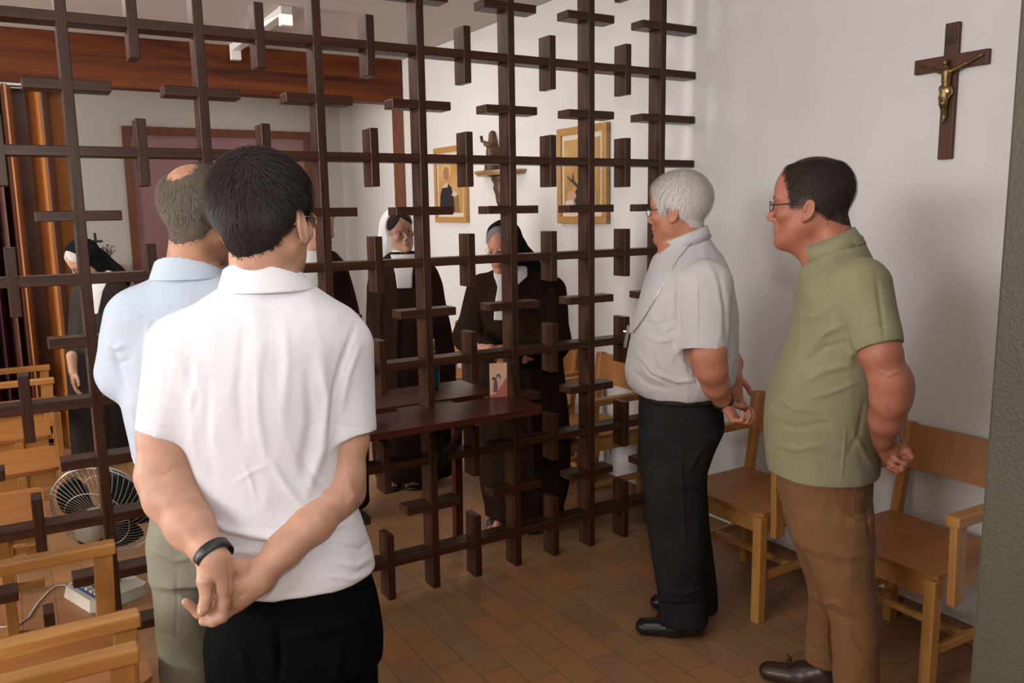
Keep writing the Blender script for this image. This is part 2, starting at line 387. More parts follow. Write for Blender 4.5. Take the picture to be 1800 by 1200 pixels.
# picture card standing on the near leaf against the grille
def card(name, wd, ht, tilt, loc, rz, label):
    t = thing(name, label, 'card', loc, rz)
    mc = noisy('peach_card', (0.62, 0.36, 0.24), (0.66, 0.42, 0.28), 20, 0.5)
    b = MB(); b.box(-wd/2, wd/2, 0, .0018, 0, ht); b.build('card_front', mc, t)
    def flat(nm, pts, col, yy):
        q = MB(); q.prism(pts, yy-.0004, yy, ax=1); q.build(nm, mat(nm+'_ink', col, 0.55), t)
    flat('mount', [(-.039, 0), (.039, 0), (.039, .085), (.030, .078), (.018, .055), (.006, .045), (-.012, .016), (-.039, .010)], (0.42, 0.12, 0.09), -.0001)
    flat('robe', [(-.024, .025), (-.006, .022), (-.003, .05), (-.010, .088), (-.017, .090), (-.022, .055)], (0.16, 0.07, 0.14), -.0006)
    flat('wing', [(-.030, .085), (-.022, .092), (-.014, .088), (-.018, .080), (-.026, .078)], (0.08, 0.05, 0.06), -.0010)
    flat('cloak', [(-.010, .092), (-.004, .112), (.004, .106), (.012, .086), (.006, .082), (-.001, .098), (-.006, .086)], (0.10, 0.08, 0.12), -.0010)
    flat('face', [(-.006, .110), (-.001, .116), (.003, .111), (.001, .104), (-.005, .104)], (0.72, 0.55, 0.45), -.0013)
    return t
card('picture_card', .078, .152, 0, (1.575, -.012, .8125), -.28, 'small upright peach card with a robed figure, standing on the dark table at the grille')
# bottle
t = thing('bottle', 'teal glass bottle with a silver cap on the far leaf of the table', 'bottle', (1.42, .33, .8125))
b = MB(); b.lathe([(.029, 0), (.031, .01), (.031, .125), (.024, .15), (.013, .168), (.012, .19)]); b.build('bottle_body', mat('teal_glass', (0.005, 0.06, 0.085), 0.12, coat=0.5), t)
b = MB(); b.lathe([(.0145, .185), (.0155, .19), (.0155, .225), (.012, .230)]); b.build('cap', mat('silver_cap', (0.75, 0.74, 0.72), 0.25, 1.0), t)
b = MB(); b.lathe([(.0155, .165), (.0175, .168), (.016, .178)]); b.build('neck_ring', mat('clear_ring', (0.5, 0.5, 0.5), 0.15, 0.7), t)
# ------------------------------------------------------------------ smooth solids for figures: distance fields meshed by surface nets
f32 = np.float32
def smin(a, b, k):
    if k <= 0: return np.minimum(a, b)
    h = np.maximum(k-np.abs(a-b), 0)/k
    return np.minimum(a, b)-h*h*k*0.25
def smax(a, b, k): return -smin(-a, -b, k)
def unit(v):
    v = np.array(v, float); return v/np.linalg.norm(v)
def cap(a, b, ra, rb=None, flat=None):
    a = np.array(a, float); b = np.array(b, float); rb = ra if rb is None else rb
    ba = b-a; bb = max(ba@ba, 1e-9)
    def fn(X, Y, Z):
        px, py, pz = X-a[0], Y-a[1], Z-a[2]
        h = np.clip((px*ba[0]+py*ba[1]+pz*ba[2])/bb, 0, 1)
        qx, qy, qz = px-h*ba[0], py-h*ba[1], pz-h*ba[2]
        s = qx*qx+qy*qy+qz*qz
        if flat is not None:
            n, q = flat; t = qx*n[0]+qy*n[1]+qz*n[2]; s = s+(q*q-1)*t*t
        return np.sqrt(s)-(ra+(rb-ra)*h)
    r = max(ra, rb)
    return fn, np.minimum(a, b)-r, np.maximum(a, b)+r
def ell_local(x, y, z, c, r):
    x, y, z = x-c[0], y-c[1], z-c[2]
    k0 = np.sqrt((x/r[0])**2+(y/r[1])**2+(z/r[2])**2); k1 = np.sqrt((x/r[0]**2)**2+(y/r[1]**2)**2+(z/r[2]**2)**2)+1e-6
    return k0*(k0-1)/k1
def cap_local(x, y, z, a, b, ra, rb):
    a = np.array(a, float); ba = np.array(b, float)-a; bb = ba@ba
    px, py, pz = x-a[0], y-a[1], z-a[2]
    h = np.clip((px*ba[0]+py*ba[1]+pz*ba[2])/bb, 0, 1)
    return np.sqrt((px-h*ba[0])**2+(py-h*ba[1])**2+(pz-h*ba[2])**2)-(ra+(rb-ra)*h)
def ell(c, r, R=None):
    c = np.array(c, float); R = np.eye(3) if R is None else R; m = max(r)
    def fn(X, Y, Z):
        px, py, pz = X-c[0], Y-c[1], Z-c[2]
        x = px*R[0, 0]+py*R[1, 0]+pz*R[2, 0]; y = px*R[0, 1]+py*R[1, 1]+pz*R[2, 1]; z = px*R[0, 2]+py*R[1, 2]+pz*R[2, 2]
        return ell_local(x, y, z, (0, 0, 0), r)
    return fn, c-m, c+m
def plane(fnlo, fnhi, n, p):
    n = unit(n); p = np.array(p, float)
    return (lambda X, Y, Z: (X-p[0])*n[0]+(Y-p[1])*n[1]+(Z-p[2])*n[2]), fnlo, fnhi
def cut(prim, n, p, k=0.0):
    """keep the side of the plane where (q-p).n < 0"""
    fn, lo, hi = prim; n = unit(n); p = np.array(p, float)
    return (lambda X, Y, Z: smax(fn(X, Y, Z), (X-p[0])*n[0]+(Y-p[1])*n[1]+(Z-p[2])*n[2], k)), lo, hi
def offset(prim, t):
    fn, lo, hi = prim; return (lambda X, Y, Z: fn(X, Y, Z)-t), lo-t, hi+t
def dense(z, A):
    """smooth interpolation of level tables; rows sorted by z"""
    z = np.array(z, float); A = np.array(A, float); o = np.argsort(z); z = z[o]; A = A[o]
    m = np.gradient(A, z, axis=0) if len(z) > 2 else np.repeat((A[1:]-A[:-1])/(z[1]-z[0]), 2, 0)
    zs = []; As = []
    for i in range(len(z)-1):
        h = z[i+1]-z[i]
        for t in np.linspace(0, 1, 9)[:-1]:
            h00 = 2*t**3-3*t*t+1; h10 = t**3-2*t*t+t; h01 = -2*t**3+3*t*t; h11 = t**3-t*t
            zs.append(z[i]+t*h); As.append(h00*A[i]+h10*h*m[i]+h01*A[i+1]+h11*h*m[i+1])
    zs.append(z[-1]); As.append(A[-1]); return np.array(zs), np.array(As)
def loft(levels, Lv, Dv, n=2.2, grow=0.0, kcap=0.02, z0=None, z1=None):
    """levels rows (z, centre along Lv, centre along Dv, half width a, half depth b)"""
    lv = np.array(levels, float); zs, A = dense(lv[:, 0], lv[:, 1:])
    lo_z = zs[0] if z0 is None else z0; hi_z = zs[-1] if z1 is None else z1
    def fn(X, Y, Z):
        zz = np.clip(Z, zs[0], zs[-1])
        cl = np.interp(zz, zs, A[:, 0]); cdp = np.interp(zz, zs, A[:, 1]); a = np.interp(zz, zs, A[:, 2])+grow; b = np.interp(zz, zs, A[:, 3])+grow
        x = X*Lv[0]+Y*Lv[1]-cl; y = X*Dv[0]+Y*Dv[1]-cdp
        q = (np.abs(x/a)**n+np.abs(y/b)**n)**(1.0/n)
        d = (q-1)*np.minimum(a, b)*0.9
        return smax(smax(d, Z-hi_z-max(grow, 0)*.5, kcap), lo_z-max(grow, 0)*.5-Z, kcap)
    cs = [Lv[:2]*r[1]+Dv[:2]*r[2] for r in lv]; m = max(lv[:, 3].max(), lv[:, 4].max())+grow+.01
    lo = np.array([min(c[0] for c in cs)-m, min(c[1] for c in cs)-m, lo_z-grow]); hi = np.array([max(c[0] for c in cs)+m, max(c[1] for c in cs)+m, hi_z+grow])
    return fn, lo, hi
def patch(prim, Lv, c0, hw, grow, side, z0, z1):
    """cloth laid on a body: prim swollen by grow, kept where |along Lv - c(z)| < hw(z); c0, hw are (z list, value list); side = unit vector it faces"""
    fn, lo, hi = prim
    def f(X, Y, Z):
        x = X*Lv[0]+Y*Lv[1]-np.interp(Z, c0[0], c0[1]); y = X*side[0]+Y*side[1]-side[2]
        d = smax(fn(X, Y, Z)-grow, np.abs(x)-np.interp(Z, hw[0], hw[1]), .004)
        return smax(smax(d, -y, .004), np.maximum(Z-z1, z0-Z), .003)
    return f, np.array([lo[0]-grow, lo[1]-grow, z0]), np.array([hi[0]+grow, hi[1]+grow, z1])
class Sdf:
    def __init__(s): s.ops = []
    def add(s, prim, k=0.0, op='u'): s.ops.append((prim, k, op)); return s
    def chain(s, pts, rs, k=0.01, flat=None):
        for i in range(len(pts)-1): s.add(cap(pts[i], pts[i+1], rs[i], rs[i+1], flat), k)
        return s
    def fold(s, pts, r=.006, k=.03, op='u'):
        """soft cloth fold: thin rope blended into (or pressed out of) the surface"""
        for i in range(len(pts)-1): s.add(cap(pts[i], pts[i+1], r), k, op)
        return s
    def mesh(s, h, zmin=None):
        us = [o for o in s.ops if o[2] == 'u']
        lo = np.min([o[0][1] for o in us], 0)-3*h; hi = np.max([o[0][2] for o in us], 0)+3*h
        if zmin is not None: lo[2] = max(lo[2], zmin)
        nn = np.ceil((hi-lo)/h).astype(int)+1
        ax = [lo[i]+h*np.arange(nn[i]) for i in range(3)]
        D = np.full(nn, 1.0, f32)
        for (fn, plo, phi), k, op in s.ops:
            m = k+2.5*h
            i0 = np.maximum(np.floor((plo-m-lo)/h).astype(int), 0); i1 = np.minimum(np.ceil((phi+m-lo)/h).astype(int)+1, nn)
            if (i1 <= i0).any(): continue
            sl = tuple(slice(i0[j], i1[j]) for j in range(3))
            X = ax[0][sl[0]].astype(f32)[:, None, None]; Y = ax[1][sl[1]].astype(f32)[None, :, None]; Z = ax[2][sl[2]].astype(f32)[None, None, :]
            d = fn(X, Y, Z); c = D[sl]
            D[sl] = smin(c, d, k) if op == 'u' else smax(c, -d if op == 's' else d, k)
        return nets(D, lo, h)
def nets(D, lo, h):
    S_ = D < 0
    c = [S_[i:S_.shape[0]-1+i, j:S_.shape[1]-1+j, k:S_.shape[2]-1+k] for i in (0, 1) for j in (0, 1) for k in (0, 1)]
    anyv = c[0].copy(); allv = c[0].copy()
    for q in c[1:]: anyv |= q; allv &= q
    act = anyv & ~allv; I, J, K = np.nonzero(act); n = len(I)
    idx = np.full(act.shape, -1, np.int32); idx[I, J, K] = np.arange(n)
    V = {(a, b_, c_): D[I+a, J+b_, K+c_] for a in (0, 1) for b_ in (0, 1) for c_ in (0, 1)}
    acc = np.zeros((n, 3)); cnt = np.zeros(n)
    cs = list(V)
    for a in cs:
        for b_ in cs:
            df = np.array(b_)-np.array(a)
            if df.sum() == 1 and (df >= 0).all():
                va, vb = V[a], V[b_]; m = (va < 0) != (vb < 0)
                t = np.where(m, va/np.where(m, va-vb, 1), 0)
                for x in range(3): acc[:, x] += m*(a[x]+t*df[x])
                cnt += m
    pos = lo+h*(np.stack([I, J, K], 1)+acc/cnt[:, None])
    F = []
    for axs in range(3):
        d0 = [slice(None)]*3; d1 = [slice(None)]*3; d0[axs] = slice(0, -1); d1[axs] = slice(1, None)
        A = S_[tuple(d0)]; B = S_[tuple(d1)]
        E_ = np.stack(np.nonzero(A != B), 1)
        u, v = (axs+1) % 3, (axs+2) % 3
        ok = (E_[:, u] > 0) & (E_[:, v] > 0) & (E_[:, u] < act.shape[u]) & (E_[:, v] < act.shape[v]); E_ = E_[ok]
        flip = A[E_[:, 0], E_[:, 1], E_[:, 2]]
        def g(du, dv):
            e = E_.copy(); e[:, u] -= du; e[:, v] -= dv; return idx[e[:, 0], e[:, 1], e[:, 2]]
        q = np.stack([g(1, 1), g(0, 1), g(0, 0), g(1, 0)], 1); q = np.where(flip[:, None], q, q[:, ::-1]); F.append(q)
    F = np.concatenate(F); F = F[(F >= 0).all(1)]
    return pos, F
def relax(pos, F, it=2, lam=0.5):
    e = np.concatenate([F[:, [0, 1]], F[:, [1, 2]], F[:, [2, 3]], F[:, [3, 0]]])
    for k in range(it):
        acc = np.zeros_like(pos); n = np.zeros(len(pos))
        for a, b_ in ((0, 1), (1, 0)):
            for x in range(3): acc[:, x] += np.bincount(e[:, a], pos[e[:, b_], x], len(pos))
            n += np.bincount(e[:, a], minlength=len(pos))
        pos = pos+lam*(acc/np.maximum(n, 1)[:, None]-pos)
    return pos
def quads(name, pos, F, mats, parent=None, base=(0, 0, 0)):
    me = bpy.data.meshes.new(name)
    me.vertices.add(len(pos)); me.vertices.foreach_set('co', (pos-np.array(base)).astype(f32).ravel())
    k = F.shape[1]; me.loops.add(F.size); me.loops.foreach_set('vertex_index', F.astype(np.int32).ravel())
    me.polygons.add(len(F)); me.polygons.foreach_set('loop_start', np.arange(0, F.size, k, dtype=np.int32)); me.polygons.foreach_set('loop_total', np.full(len(F), k, np.int32))
    me.polygons.foreach_set('use_smooth', np.ones(len(F), bool)); me.update(calc_edges=True)
    return link(name, me, mats, parent)

# ---- heads (local frame: x right, y forward, z up, origin between the ears)
def head_base(x, y, z):
    ax = np.abs(x)
    d = ell_local(ax, y, z, (0, -.016, .045), (.076, .098, .085))
    d = smin(d, ell_local(ax, y, z, (0, .030, .035), (.062, .056, .066)), .03)
    d = smin(d, ell_local(ax, y, z, (0, .026, -.035), (.060, .058, .072)), .03)
    d = smin(d, cap_local(ax, y, z, (.050, -.004, -.050), (.016, .070, -.095), .017, .014), .035)
    d = smin(d, cap_local(ax, y, z, (.0, .03, -.072), (.0, .073, -.098), .03, .014), .02)
    return d
def head_detail(x, y, z, d, nose=1.0, ear=1.0):
    ax = np.abs(x)
    d = smin(d, cap_local(ax, y, z, (.012, .083, .024), (.046, .070, .026), .0085, .007), .012)      # brow
    d = smin(d, ell_local(ax, y, z, (.042, .058, -.020), (.022, .022, .018)), .02)                    # cheekbone
    d = smax(d, -ell_local(ax, y, z, (.031, .096, .006), (.016, .014, .011)), .012)                   # eye socket
    d = smin(d, ell_local(ax, y, z, (.031, .073, .005), (.0135, .0125, .0115)), .004)                 # eyeball and lids
    d = smin(d, cap_local(ax, y, z, (0, .086, .010), (0, .104*(.985+.015*nose), -.026), .0070, .0102*nose), .010)
    d = smin(d, ell_local(ax, y, z, (.0105, .096, -.032), (.0080, .0105, .0070)), .006)
    d = smax(d, -ell_local(ax, y, z, (.006, .100, -.0385), (.003, .0045, .0025)), .003)
    d = smin(d, ell_local(ax, y, z, (0, .078, -.050), (.024, .0165, .018)), .010)
    d = smin(d, ell_local(ax, y, z, (0, .085, -.060), (.024, .012, .0065)), .006)
    d = smin(d, ell_local(ax, y, z, (0, .084, -.072), (.020, .011, .0065)), .006)
    d = smax(d, -ell_local(ax, y, z, (0, .098, -.0655), (.022, .010, .0016)), .003)
    d = smin(d, ell_local(ax, y, z, (0, .078, -.098), (.016, .014, .012)), .015)
    # ear: a tilted disc with a hollow, rim and lobe
    if ear > 0:
        ey = y+.010; ez = z+.012; t = .25; yy = ey*math.cos(t)+ez*math.sin(t); zz = -ey*math.sin(t)+ez*math.cos(t)
        xx = ax-.0795-.25*np.maximum(-yy, 0)
        e = ell_local(xx, yy, zz, (0, 0, 0), (.0075, .0175*ear, .031*ear))
        e = smin(e, ell_local(xx, yy, zz, (0, .006, -.028), (.006, .008, .009)), .006)
        e = smax(e, -ell_local(xx, yy, zz, (.007, .001, .004), (.006, .0105, .020)), .004)
        e = smin(e, ell_local(xx, yy, zz, (.002, .011, -.004), (.005, .004, .006)), .003)
        d = smin(d, e, .006)
    return d
def frame_of(az, pitch=0.0, roll=0.0):
    """columns right, forward, up; az from +Y towards +X; pitch > 0 looks down; roll > 0 leans to the right"""
    f = np.array([math.sin(az)*math.cos(pitch), math.cos(az)*math.cos(pitch), -math.sin(pitch)])
    r = np.array([math.cos(az), -math.sin(az), 0.0]); u = np.cross(r, f)
    r2 = r*math.cos(roll)-u*math.sin(roll); u2 = u*math.cos(roll)+r*math.sin(roll)
    return np.stack([r2, f, u2], 1)
class Head:
    def __init__(s, c, az, pitch=0, roll=0, scale=1.0, wide=1.0, nose=1.0, ear=1.0):
        s.c = np.array(c, float); s.R = frame_of(az, pitch, roll); s.s = scale; s.wide = wide; s.nose = nose; s.ear = ear; s.neck = None
    def loc(s, X, Y, Z):
        px, py, pz = (X-s.c[0])/s.s, (Y-s.c[1])/s.s, (Z-s.c[2])/s.s; R = s.R
        return (px*R[0, 0]+py*R[1, 0]+pz*R[2, 0])/s.wide, px*R[0, 1]+py*R[1, 1]+pz*R[2, 1], px*R[0, 2]+py*R[1, 2]+pz*R[2, 2]
    def w(s, x, y, z): return s.c+s.s*(s.R@np.array([x*s.wide, y, z], float))
    def skin(s):
        def fn(X, Y, Z):
            x, y, z = s.loc(X, Y, Z); return head_detail(x, y, z, head_base(x, y, z), s.nose, s.ear)*s.s
        m = .15*s.s; return fn, s.c-m, s.c+m
    def shell(s, mask, thick):
        """hair or cloth following the skull, thickness scaled by mask(x, y, z)"""
        def fn(X, Y, Z):
            x, y, z = s.loc(X, Y, Z); d = head_base(x, y, z)
            if s.neck is not None: d = smin(d, s.neck[0](X, Y, Z)/s.s, .025)
            return (d-thick*mask(x, y, z))*s.s
        m = .17*s.s; return fn, s.c-m, s.c+m
def hairline(ys, zs, soft=.018, nape=2.2, jit=.0015):
    ys = np.array(ys); zs = np.array(zs)
    def f(x, y, z):
        zl = np.interp(y, ys, zs)+np.where(y < -.03, nape*x*x*np.clip((-.03-y)/.03, 0, 1)*3, 0)
        j = jit*(np.sin(x*260+y*90)+np.sin(z*310-x*170+y*210))
        return np.clip((z-zl+j)/soft, -1, 1)
    return f
M_cache = {}
def skin_mat(name, c1, c2, rough=0.5):
    m = noisy(name, c1, c2, 26, rough, 0.25, 330, 0.002, 0.35)
    P(m).inputs['Subsurface Weight'].default_value = 0.12; P(m).inputs['Subsurface Radius'].default_value = (.012, .005, .003); P(m).inputs['Subsurface Scale'].default_value = 1.0
    return m
def cloth_mat(name, c1, c2, rough=0.85, weave=900, bs=0.25, wr=0.25):
    m = noisy(name, c1, c2, 5, rough, 0, spec=0.04 if sum(c2) < .2 else .12); mp = coords(m)
    n1 = N(m, 'ShaderNodeTexNoise', Scale=float(weave), Detail=1.0); L(m, mp, 'Vector', n1, 'Vector')
    mp2 = coords(m, (1, 1, .55)); n2 = N(m, 'ShaderNodeTexNoise', Scale=7.0, Detail=3.0, Roughness=.5, Distortion=1.2); L(m, mp2, 'Vector', n2, 'Vector')
    b1 = N(m, 'ShaderNodeBump'); b1.inputs['Strength'].default_value = wr; b1.inputs['Distance'].default_value = .03; L(m, n2, 'Fac', b1, 'Height')
    b2 = N(m, 'ShaderNodeBump'); b2.inputs['Strength'].default_value = bs; b2.inputs['Distance'].default_value = .0015; L(m, n1, 'Fac', b2, 'Height'); L(m, b1, 'Normal', b2, 'Normal')
    L(m, b2, 'Normal', P(m), 'Normal'); P(m).inputs['Sheen Weight'].default_value = 0.0 if sum(c2) < .2 else 0.06
    return m
def strands(name, H, pos, n, col_mats, mask, crown=(0, -.05, .12), length=.02, lift=.0015, width=.0007, parent=None, base=(0, 0, 0), seed=1, comb=(0, 0, 0), rise=0.0):
    """thin hairs combed away from the crown, one mesh"""
    rg = np.random.default_rng(seed)
    q = (pos-H.c)@H.R/H.s; q[:, 0] /= H.wide
    mk = mask(q[:, 0], q[:, 1], q[:, 2]); ok = np.nonzero(mk > rg.random(len(mk))*.9-.42)[0]
    ids = ok[rg.integers(0, len(ok), n)]; p = q[ids]+rg.normal(0, .0012, (n, 3))
    cen = np.array([0, -.01, .01]); nr = p-cen; nr /= np.linalg.norm(nr, axis=1)[:, None]
    d = p-np.array(crown)+rg.normal(0, .010, (n, 3))+np.array(comb)*.1; d -= nr*(d*nr).sum(1)[:, None]; d /= np.linalg.norm(d, axis=1)[:, None]+1e-6
    sd = np.cross(nr, d); ln = length*(.6+.7*rg.random(n))[:, None]
    bend = rg.normal(0, .12, (n, 1))
    V = []; steps = (0, .35, .7, 1.0); wd = (1, 1, .8, .15)
    for t, ww in zip(steps, wd):
        c = p+d*ln*t+sd*ln*bend*t*t-nr*(ln*t)**2/.18+nr*(lift*(.2+1.0*t)+rise*t)
        for s_ in (-1, 1): V.append(c+sd*s_*width*ww*.5)
    V = np.stack(V, 1); V[:, :, 0] *= H.wide
    W_ = H.c+H.s*(V.reshape(-1, 3)@H.R.T)
    b0 = np.arange(n)[:, None]*8
    F = np.concatenate([b0+np.array([[0, 1, 3, 2]]), b0+np.array([[2, 3, 5, 4]]), b0+np.array([[4, 5, 7, 6]])])
    return W_, F
def eye_parts(P_, H, iris=(0.06, 0.035, 0.02)):
    for s in (-1, 1):
        c = H.w(s*.031, .0745, .004); r = .0112*H.s; b = MB()
        bmesh.ops.create_icosphere(b.bm, subdivisions=3, radius=r)
        f = Vector(H.R[:, 1]); wv = mat('eye_white', (.50, .46, .43), .3); im = mat('iris', iris, .2)
        for fc in b.bm.faces:
            fc.smooth = True
            fc.material_index = 1 if fc.calc_center_median().normalized().dot(f) > .80 else 0
        b.build('eye', [wv, im], P_.root, Vector(c-P_.base))
def glasses(P_, H, rim, lens_r=(.021, .016), thick=.0012, full=True, drop=0.0, y0=.098, temple=True, label=None, square=2.4):
    t = thing_part = None
    b = MB(); n = 28
    for s in (-1, 1):
        pts = []
        for k in range(n):
            a = 2*PI*k/n; ca, sa = math.cos(a), math.sin(a); e = 2/square
            pts.append(H.w(s*.032+lens_r[0]*abs(ca)**e*(1 if ca > 0 else -1), y0-.004*abs(ca), .003-drop+lens_r[1]*abs(sa)**e*(1 if sa > 0 else -1))-P_.base)
        b.tube(pts, thick, 6, closed=True)
        if temple:
            b.tube([H.w(s*(.032+lens_r[0]), y0-.004, .008-drop)-P_.base, H.w(s*.070, y0-.022, .008-drop)-P_.base, H.w(s*.079, .02, .007)-P_.base, H.w(s*.080, -.018, .004)-P_.base, H.w(s*.078, -.030, -.012)-P_.base], thick, 6)
    b.tube([H.w(-.011, y0, .006-drop)-P_.base, H.w(0, y0+.002, .009-drop)-P_.base, H.w(.011, y0, .006-drop)-P_.base], thick, 6)
    g = b.build('glasses', rim, P_.root)
    lm = bpy.data.materials.get('spectacle_lens')
    if lm is None:
        lm = mat('spectacle_lens', (1, 1, 1), .02); P(lm).inputs['Transmission Weight'].default_value = 1.0; P(lm).inputs['IOR'].default_value = 1.02
        P(lm).inputs['Specular IOR Level'].default_value = .8
    for s in (-1, 1):
        b = MB(); vs = [b.bm.verts.new(H.w(s*.032+lens_r[0]*math.cos(2*PI*k/20)*.98, y0-.003, .003-drop+lens_r[1]*math.sin(2*PI*k/20)*.98)-P_.base) for k in range(20)]
        b.bm.faces.new(vs); b.build('lens', lm, g)
    if label: g['label'] = label
    return g
def hand(S_, wrist, fdir, back, thumb, curl=((20, 25, 15),)*4, s=1.0, tpts=None, spread=0.0, k=.007):
    """palm, four jointed fingers and a thumb leaving the side of the palm"""
    y = unit(fdir); z = np.array(back, float); z = unit(z-y*(z@y)); x = np.array(thumb, float); x = unit(x-y*(x@y)-z*(x@z))
    O = np.array(wrist, float); T = lambda a, b_, c: O+s*(x*a+y*b_+z*c)
    kx = (.031, .010, -.011, -.030); ky = (.088, .092, .087, .078)
    for i in range(4):
        S_.add(cap(T(kx[i]*.55, .004, 0), T(kx[i], ky[i], 0), .0150*s, .0112*s), .012)
    S_.add(cap(T(.012, .02, -.006), T(.004, .065, -.004), .018*s, .016*s), .012)
    S_.add(cap(T(-.020, .02, -.007), T(-.022, .055, -.005), .014*s, .013*s), .012)
    ln = ((.043, .026, .020), (.048, .030, .021), (.044, .028, .020), (.034, .020, .018)); rr = (.0092, .0094, .0088, .0078)
    for i in range(4):
        p = np.array([kx[i], ky[i], 0.0]); a = 0.0; sp = spread*(1.5-i)*.12
        rad = [rr[i]*1.08, rr[i], rr[i]*.93, rr[i]*.82]
        for j in range(3):
            a += math.radians(curl[i][j]); q = p+ln[i][j]*np.array([math.sin(sp)*math.cos(a), math.cos(a)*math.cos(sp), -math.sin(a)])
            S_.add(cap(T(*p), T(*q), rad[j]*s, rad[j+1]*s), .004 if j else .006); p = q
    tp = tpts or ((.020, .018, -.008), (.046, .050, -.018), (.056, .082, -.022), (.058, .108, -.024))
    tr = (.0150, .0122, .0108, .0088)
    for j in range(3): S_.add(cap(T(*tp[j]), T(*tp[j+1]), tr[j]*s, tr[j+1]*s), .008 if j == 0 else .004)

def normals(pos, F):
    n = np.cross(pos[F[:, 2]]-pos[F[:, 0]], pos[F[:, 3]]-pos[F[:, 1]]); out = np.zeros_like(pos)
    for j in range(4):
        for x in range(3): out[:, x] += np.bincount(F[:, j], n[:, x], len(pos))
    return out/(np.linalg.norm(out, axis=1)[:, None]+1e-12)
def crease(pos, F, lines):
    """cloth folds and skin creases: raise (or press) the surface along lines traced over the side that faces the lens"""
    n = normals(pos, F); r = pos-CAM; dep = r@FW; U = 900+F_PX*(r@RT)/dep; V_ = 600-F_PX*(r@UP)/dep
    vd = r/np.linalg.norm(r, axis=1)[:, None]; face = np.clip(-(n*vd).sum(1)*2.2, 0, 1); disp = np.zeros(len(pos))
    for pts, wpx, amp in lines:
        best = np.full(len(pos), 1e9); tp = np.zeros(len(pos)); P_ = np.array(pts, float); seg = len(P_)-1
        for i in range(seg):
            a, b_ = P_[i], P_[i+1]; ba = b_-a; h = np.clip(((U-a[0])*ba[0]+(V_-a[1])*ba[1])/(ba@ba), 0, 1)
            d = np.hypot(U-a[0]-h*ba[0], V_-a[1]-h*ba[1]); m = d < best; best = np.where(m, d, best); tp = np.where(m, (i+h)/seg, tp)
        disp += amp*np.exp(-(best/wpx)**2)*np.clip(np.sin(PI*np.clip(tp, .02, .98))**.6, 0, 1)*face
    return pos+n*disp[:, None]
def ripple(pos, F, amp, scale=9.0, stretch=(1, 1, .5), seed=3):
    rg = np.random.default_rng(seed); n = normals(pos, F); q = pos*np.array(stretch)*scale; d = np.zeros(len(pos))
    wq = q+.6*np.stack([np.sin(q[:, 1]*1.3+1), np.sin(q[:, 2]*1.1+2), np.sin(q[:, 0]*1.2+3)], 1)
    for k in range(7):
        v = unit(rg.normal(size=3))*rg.uniform(1, 3.2); s_ = np.sin(wq@v+rg.uniform(0, 6.3)); d += (1-np.abs(s_))**2*2-.6
    return pos+n*(d*amp/3.0)[:, None]

class Person:
    def __init__(s, name, label, xy, w0):
        s.base = np.array([xy[0], xy[1], 0.0]); s.w0 = w0
        s.root = thing(name, label, 'person', tuple(s.base))
        s.az = math.atan2(xy[0]-CAM[0], xy[1]-CAM[1])
        s.L = np.array([math.cos(s.az), -math.sin(s.az), 0.0]); s.D = np.array([math.sin(s.az), math.cos(s.az), 0.0])
    def P(s, u, v, dw=0.0):
        d = FW+RT*(u-900)/F_PX-UP*(v-600)/F_PX
        return CAM+d*(s.w0+dw)/(d@s.D)
    def surf(s, u, v, fn, off=.003):
        """first point on the surface fn seen at pixel (u, v)"""
        for dw in np.arange(-.45, .45, .002):
            q = s.P(u, v, dw)
            if fn(*[np.array(c) for c in q]) < off: return q
        return s.P(u, v, 0)
    def lev(s, uL, uR, v, dw, b):
        A = s.P(uL, v, dw); B = s.P(uR, v, dw); c = (A+B)/2
        return (c[2], c@s.L, c@s.D, np.linalg.norm((B-A)[:2])/2, b)
    def levels(s, rows): return [s.lev(*r) for r in rows]
    def put(s, name, S_, h, m, it=1, zmin=None, lam=.5, wr=None, cloth=None):
        pos, F = S_.mesh(h, zmin); pos = relax(pos, F, it, lam)
        if cloth: pos = ripple(pos, F, *cloth)
        if wr: pos = crease(pos, F, wr)
        return quads(name, pos, F, m, s.root, s.base), pos
# ------------------------------------------------------------------ people
def band(b, c, axis, ref, rx, ry, width, thick, n=32, a0=0, a1=2*PI):
    """flat strap around an axis"""
    z = unit(axis); x = np.array(ref, float); x = unit(x-z*(x@z)); y = np.cross(z, x); c = np.array(c, float); R = []
    closed = abs(a1-a0-2*PI) < 1e-3
    for k in range(n if closed else n+1):
        a = a0+(a1-a0)*k/n; o = x*math.cos(a)*rx+y*math.sin(a)*ry; nn = unit(x*math.cos(a)*ry+y*math.sin(a)*rx)
        R.append([b.bm.verts.new(Vector(c+o+z*s*width/2+nn*t)) for s, t in ((-1, 0), (-1, thick), (1, thick), (1, 0))])
    m = len(R)
    for k in range(m if closed else m-1):
        A, B = R[k], R[(k+1) % m]
        for j in range(4): b.bm.faces.new((A[j], A[(j+1) % 4], B[(j+1) % 4], B[j])).smooth = True
def shoe(S_, heel, fd, L_=.28, wd=.095, ht=.085, flip=1):
    fd = unit(fd); sd = np.array([fd[1], -fd[0], 0]); h = np.array(heel, float)
    z = np.array([0, 0, 1.0])
    S_.add(cap(h+fd*.04+z*.045, h+fd*.12+z*.042, .040, .042, (sd, 1.05)), .02)
    S_.add(cap(h+fd*.12+z*.035, h+fd*(L_-.045)+z*.030, .043, .036, (z, 1.15)), .02)
    S_.add(cap(h+fd*.05+z*.05, h+fd*.06+z*ht, .040, .038), .02)
    S_.add(cap(h+fd*.12+z*.05, h+fd*.07+z*ht, .034, .03), .02)
def hlift(f, x): return f
HL_MEN = hairline([-.11, -.055, -.035, -.012, .012, .018, .034, .042, .055, .075, .1], [-.080, -.072, -.03, .022, .022, .0, -.012, .03, .062, .085, .11], .024)
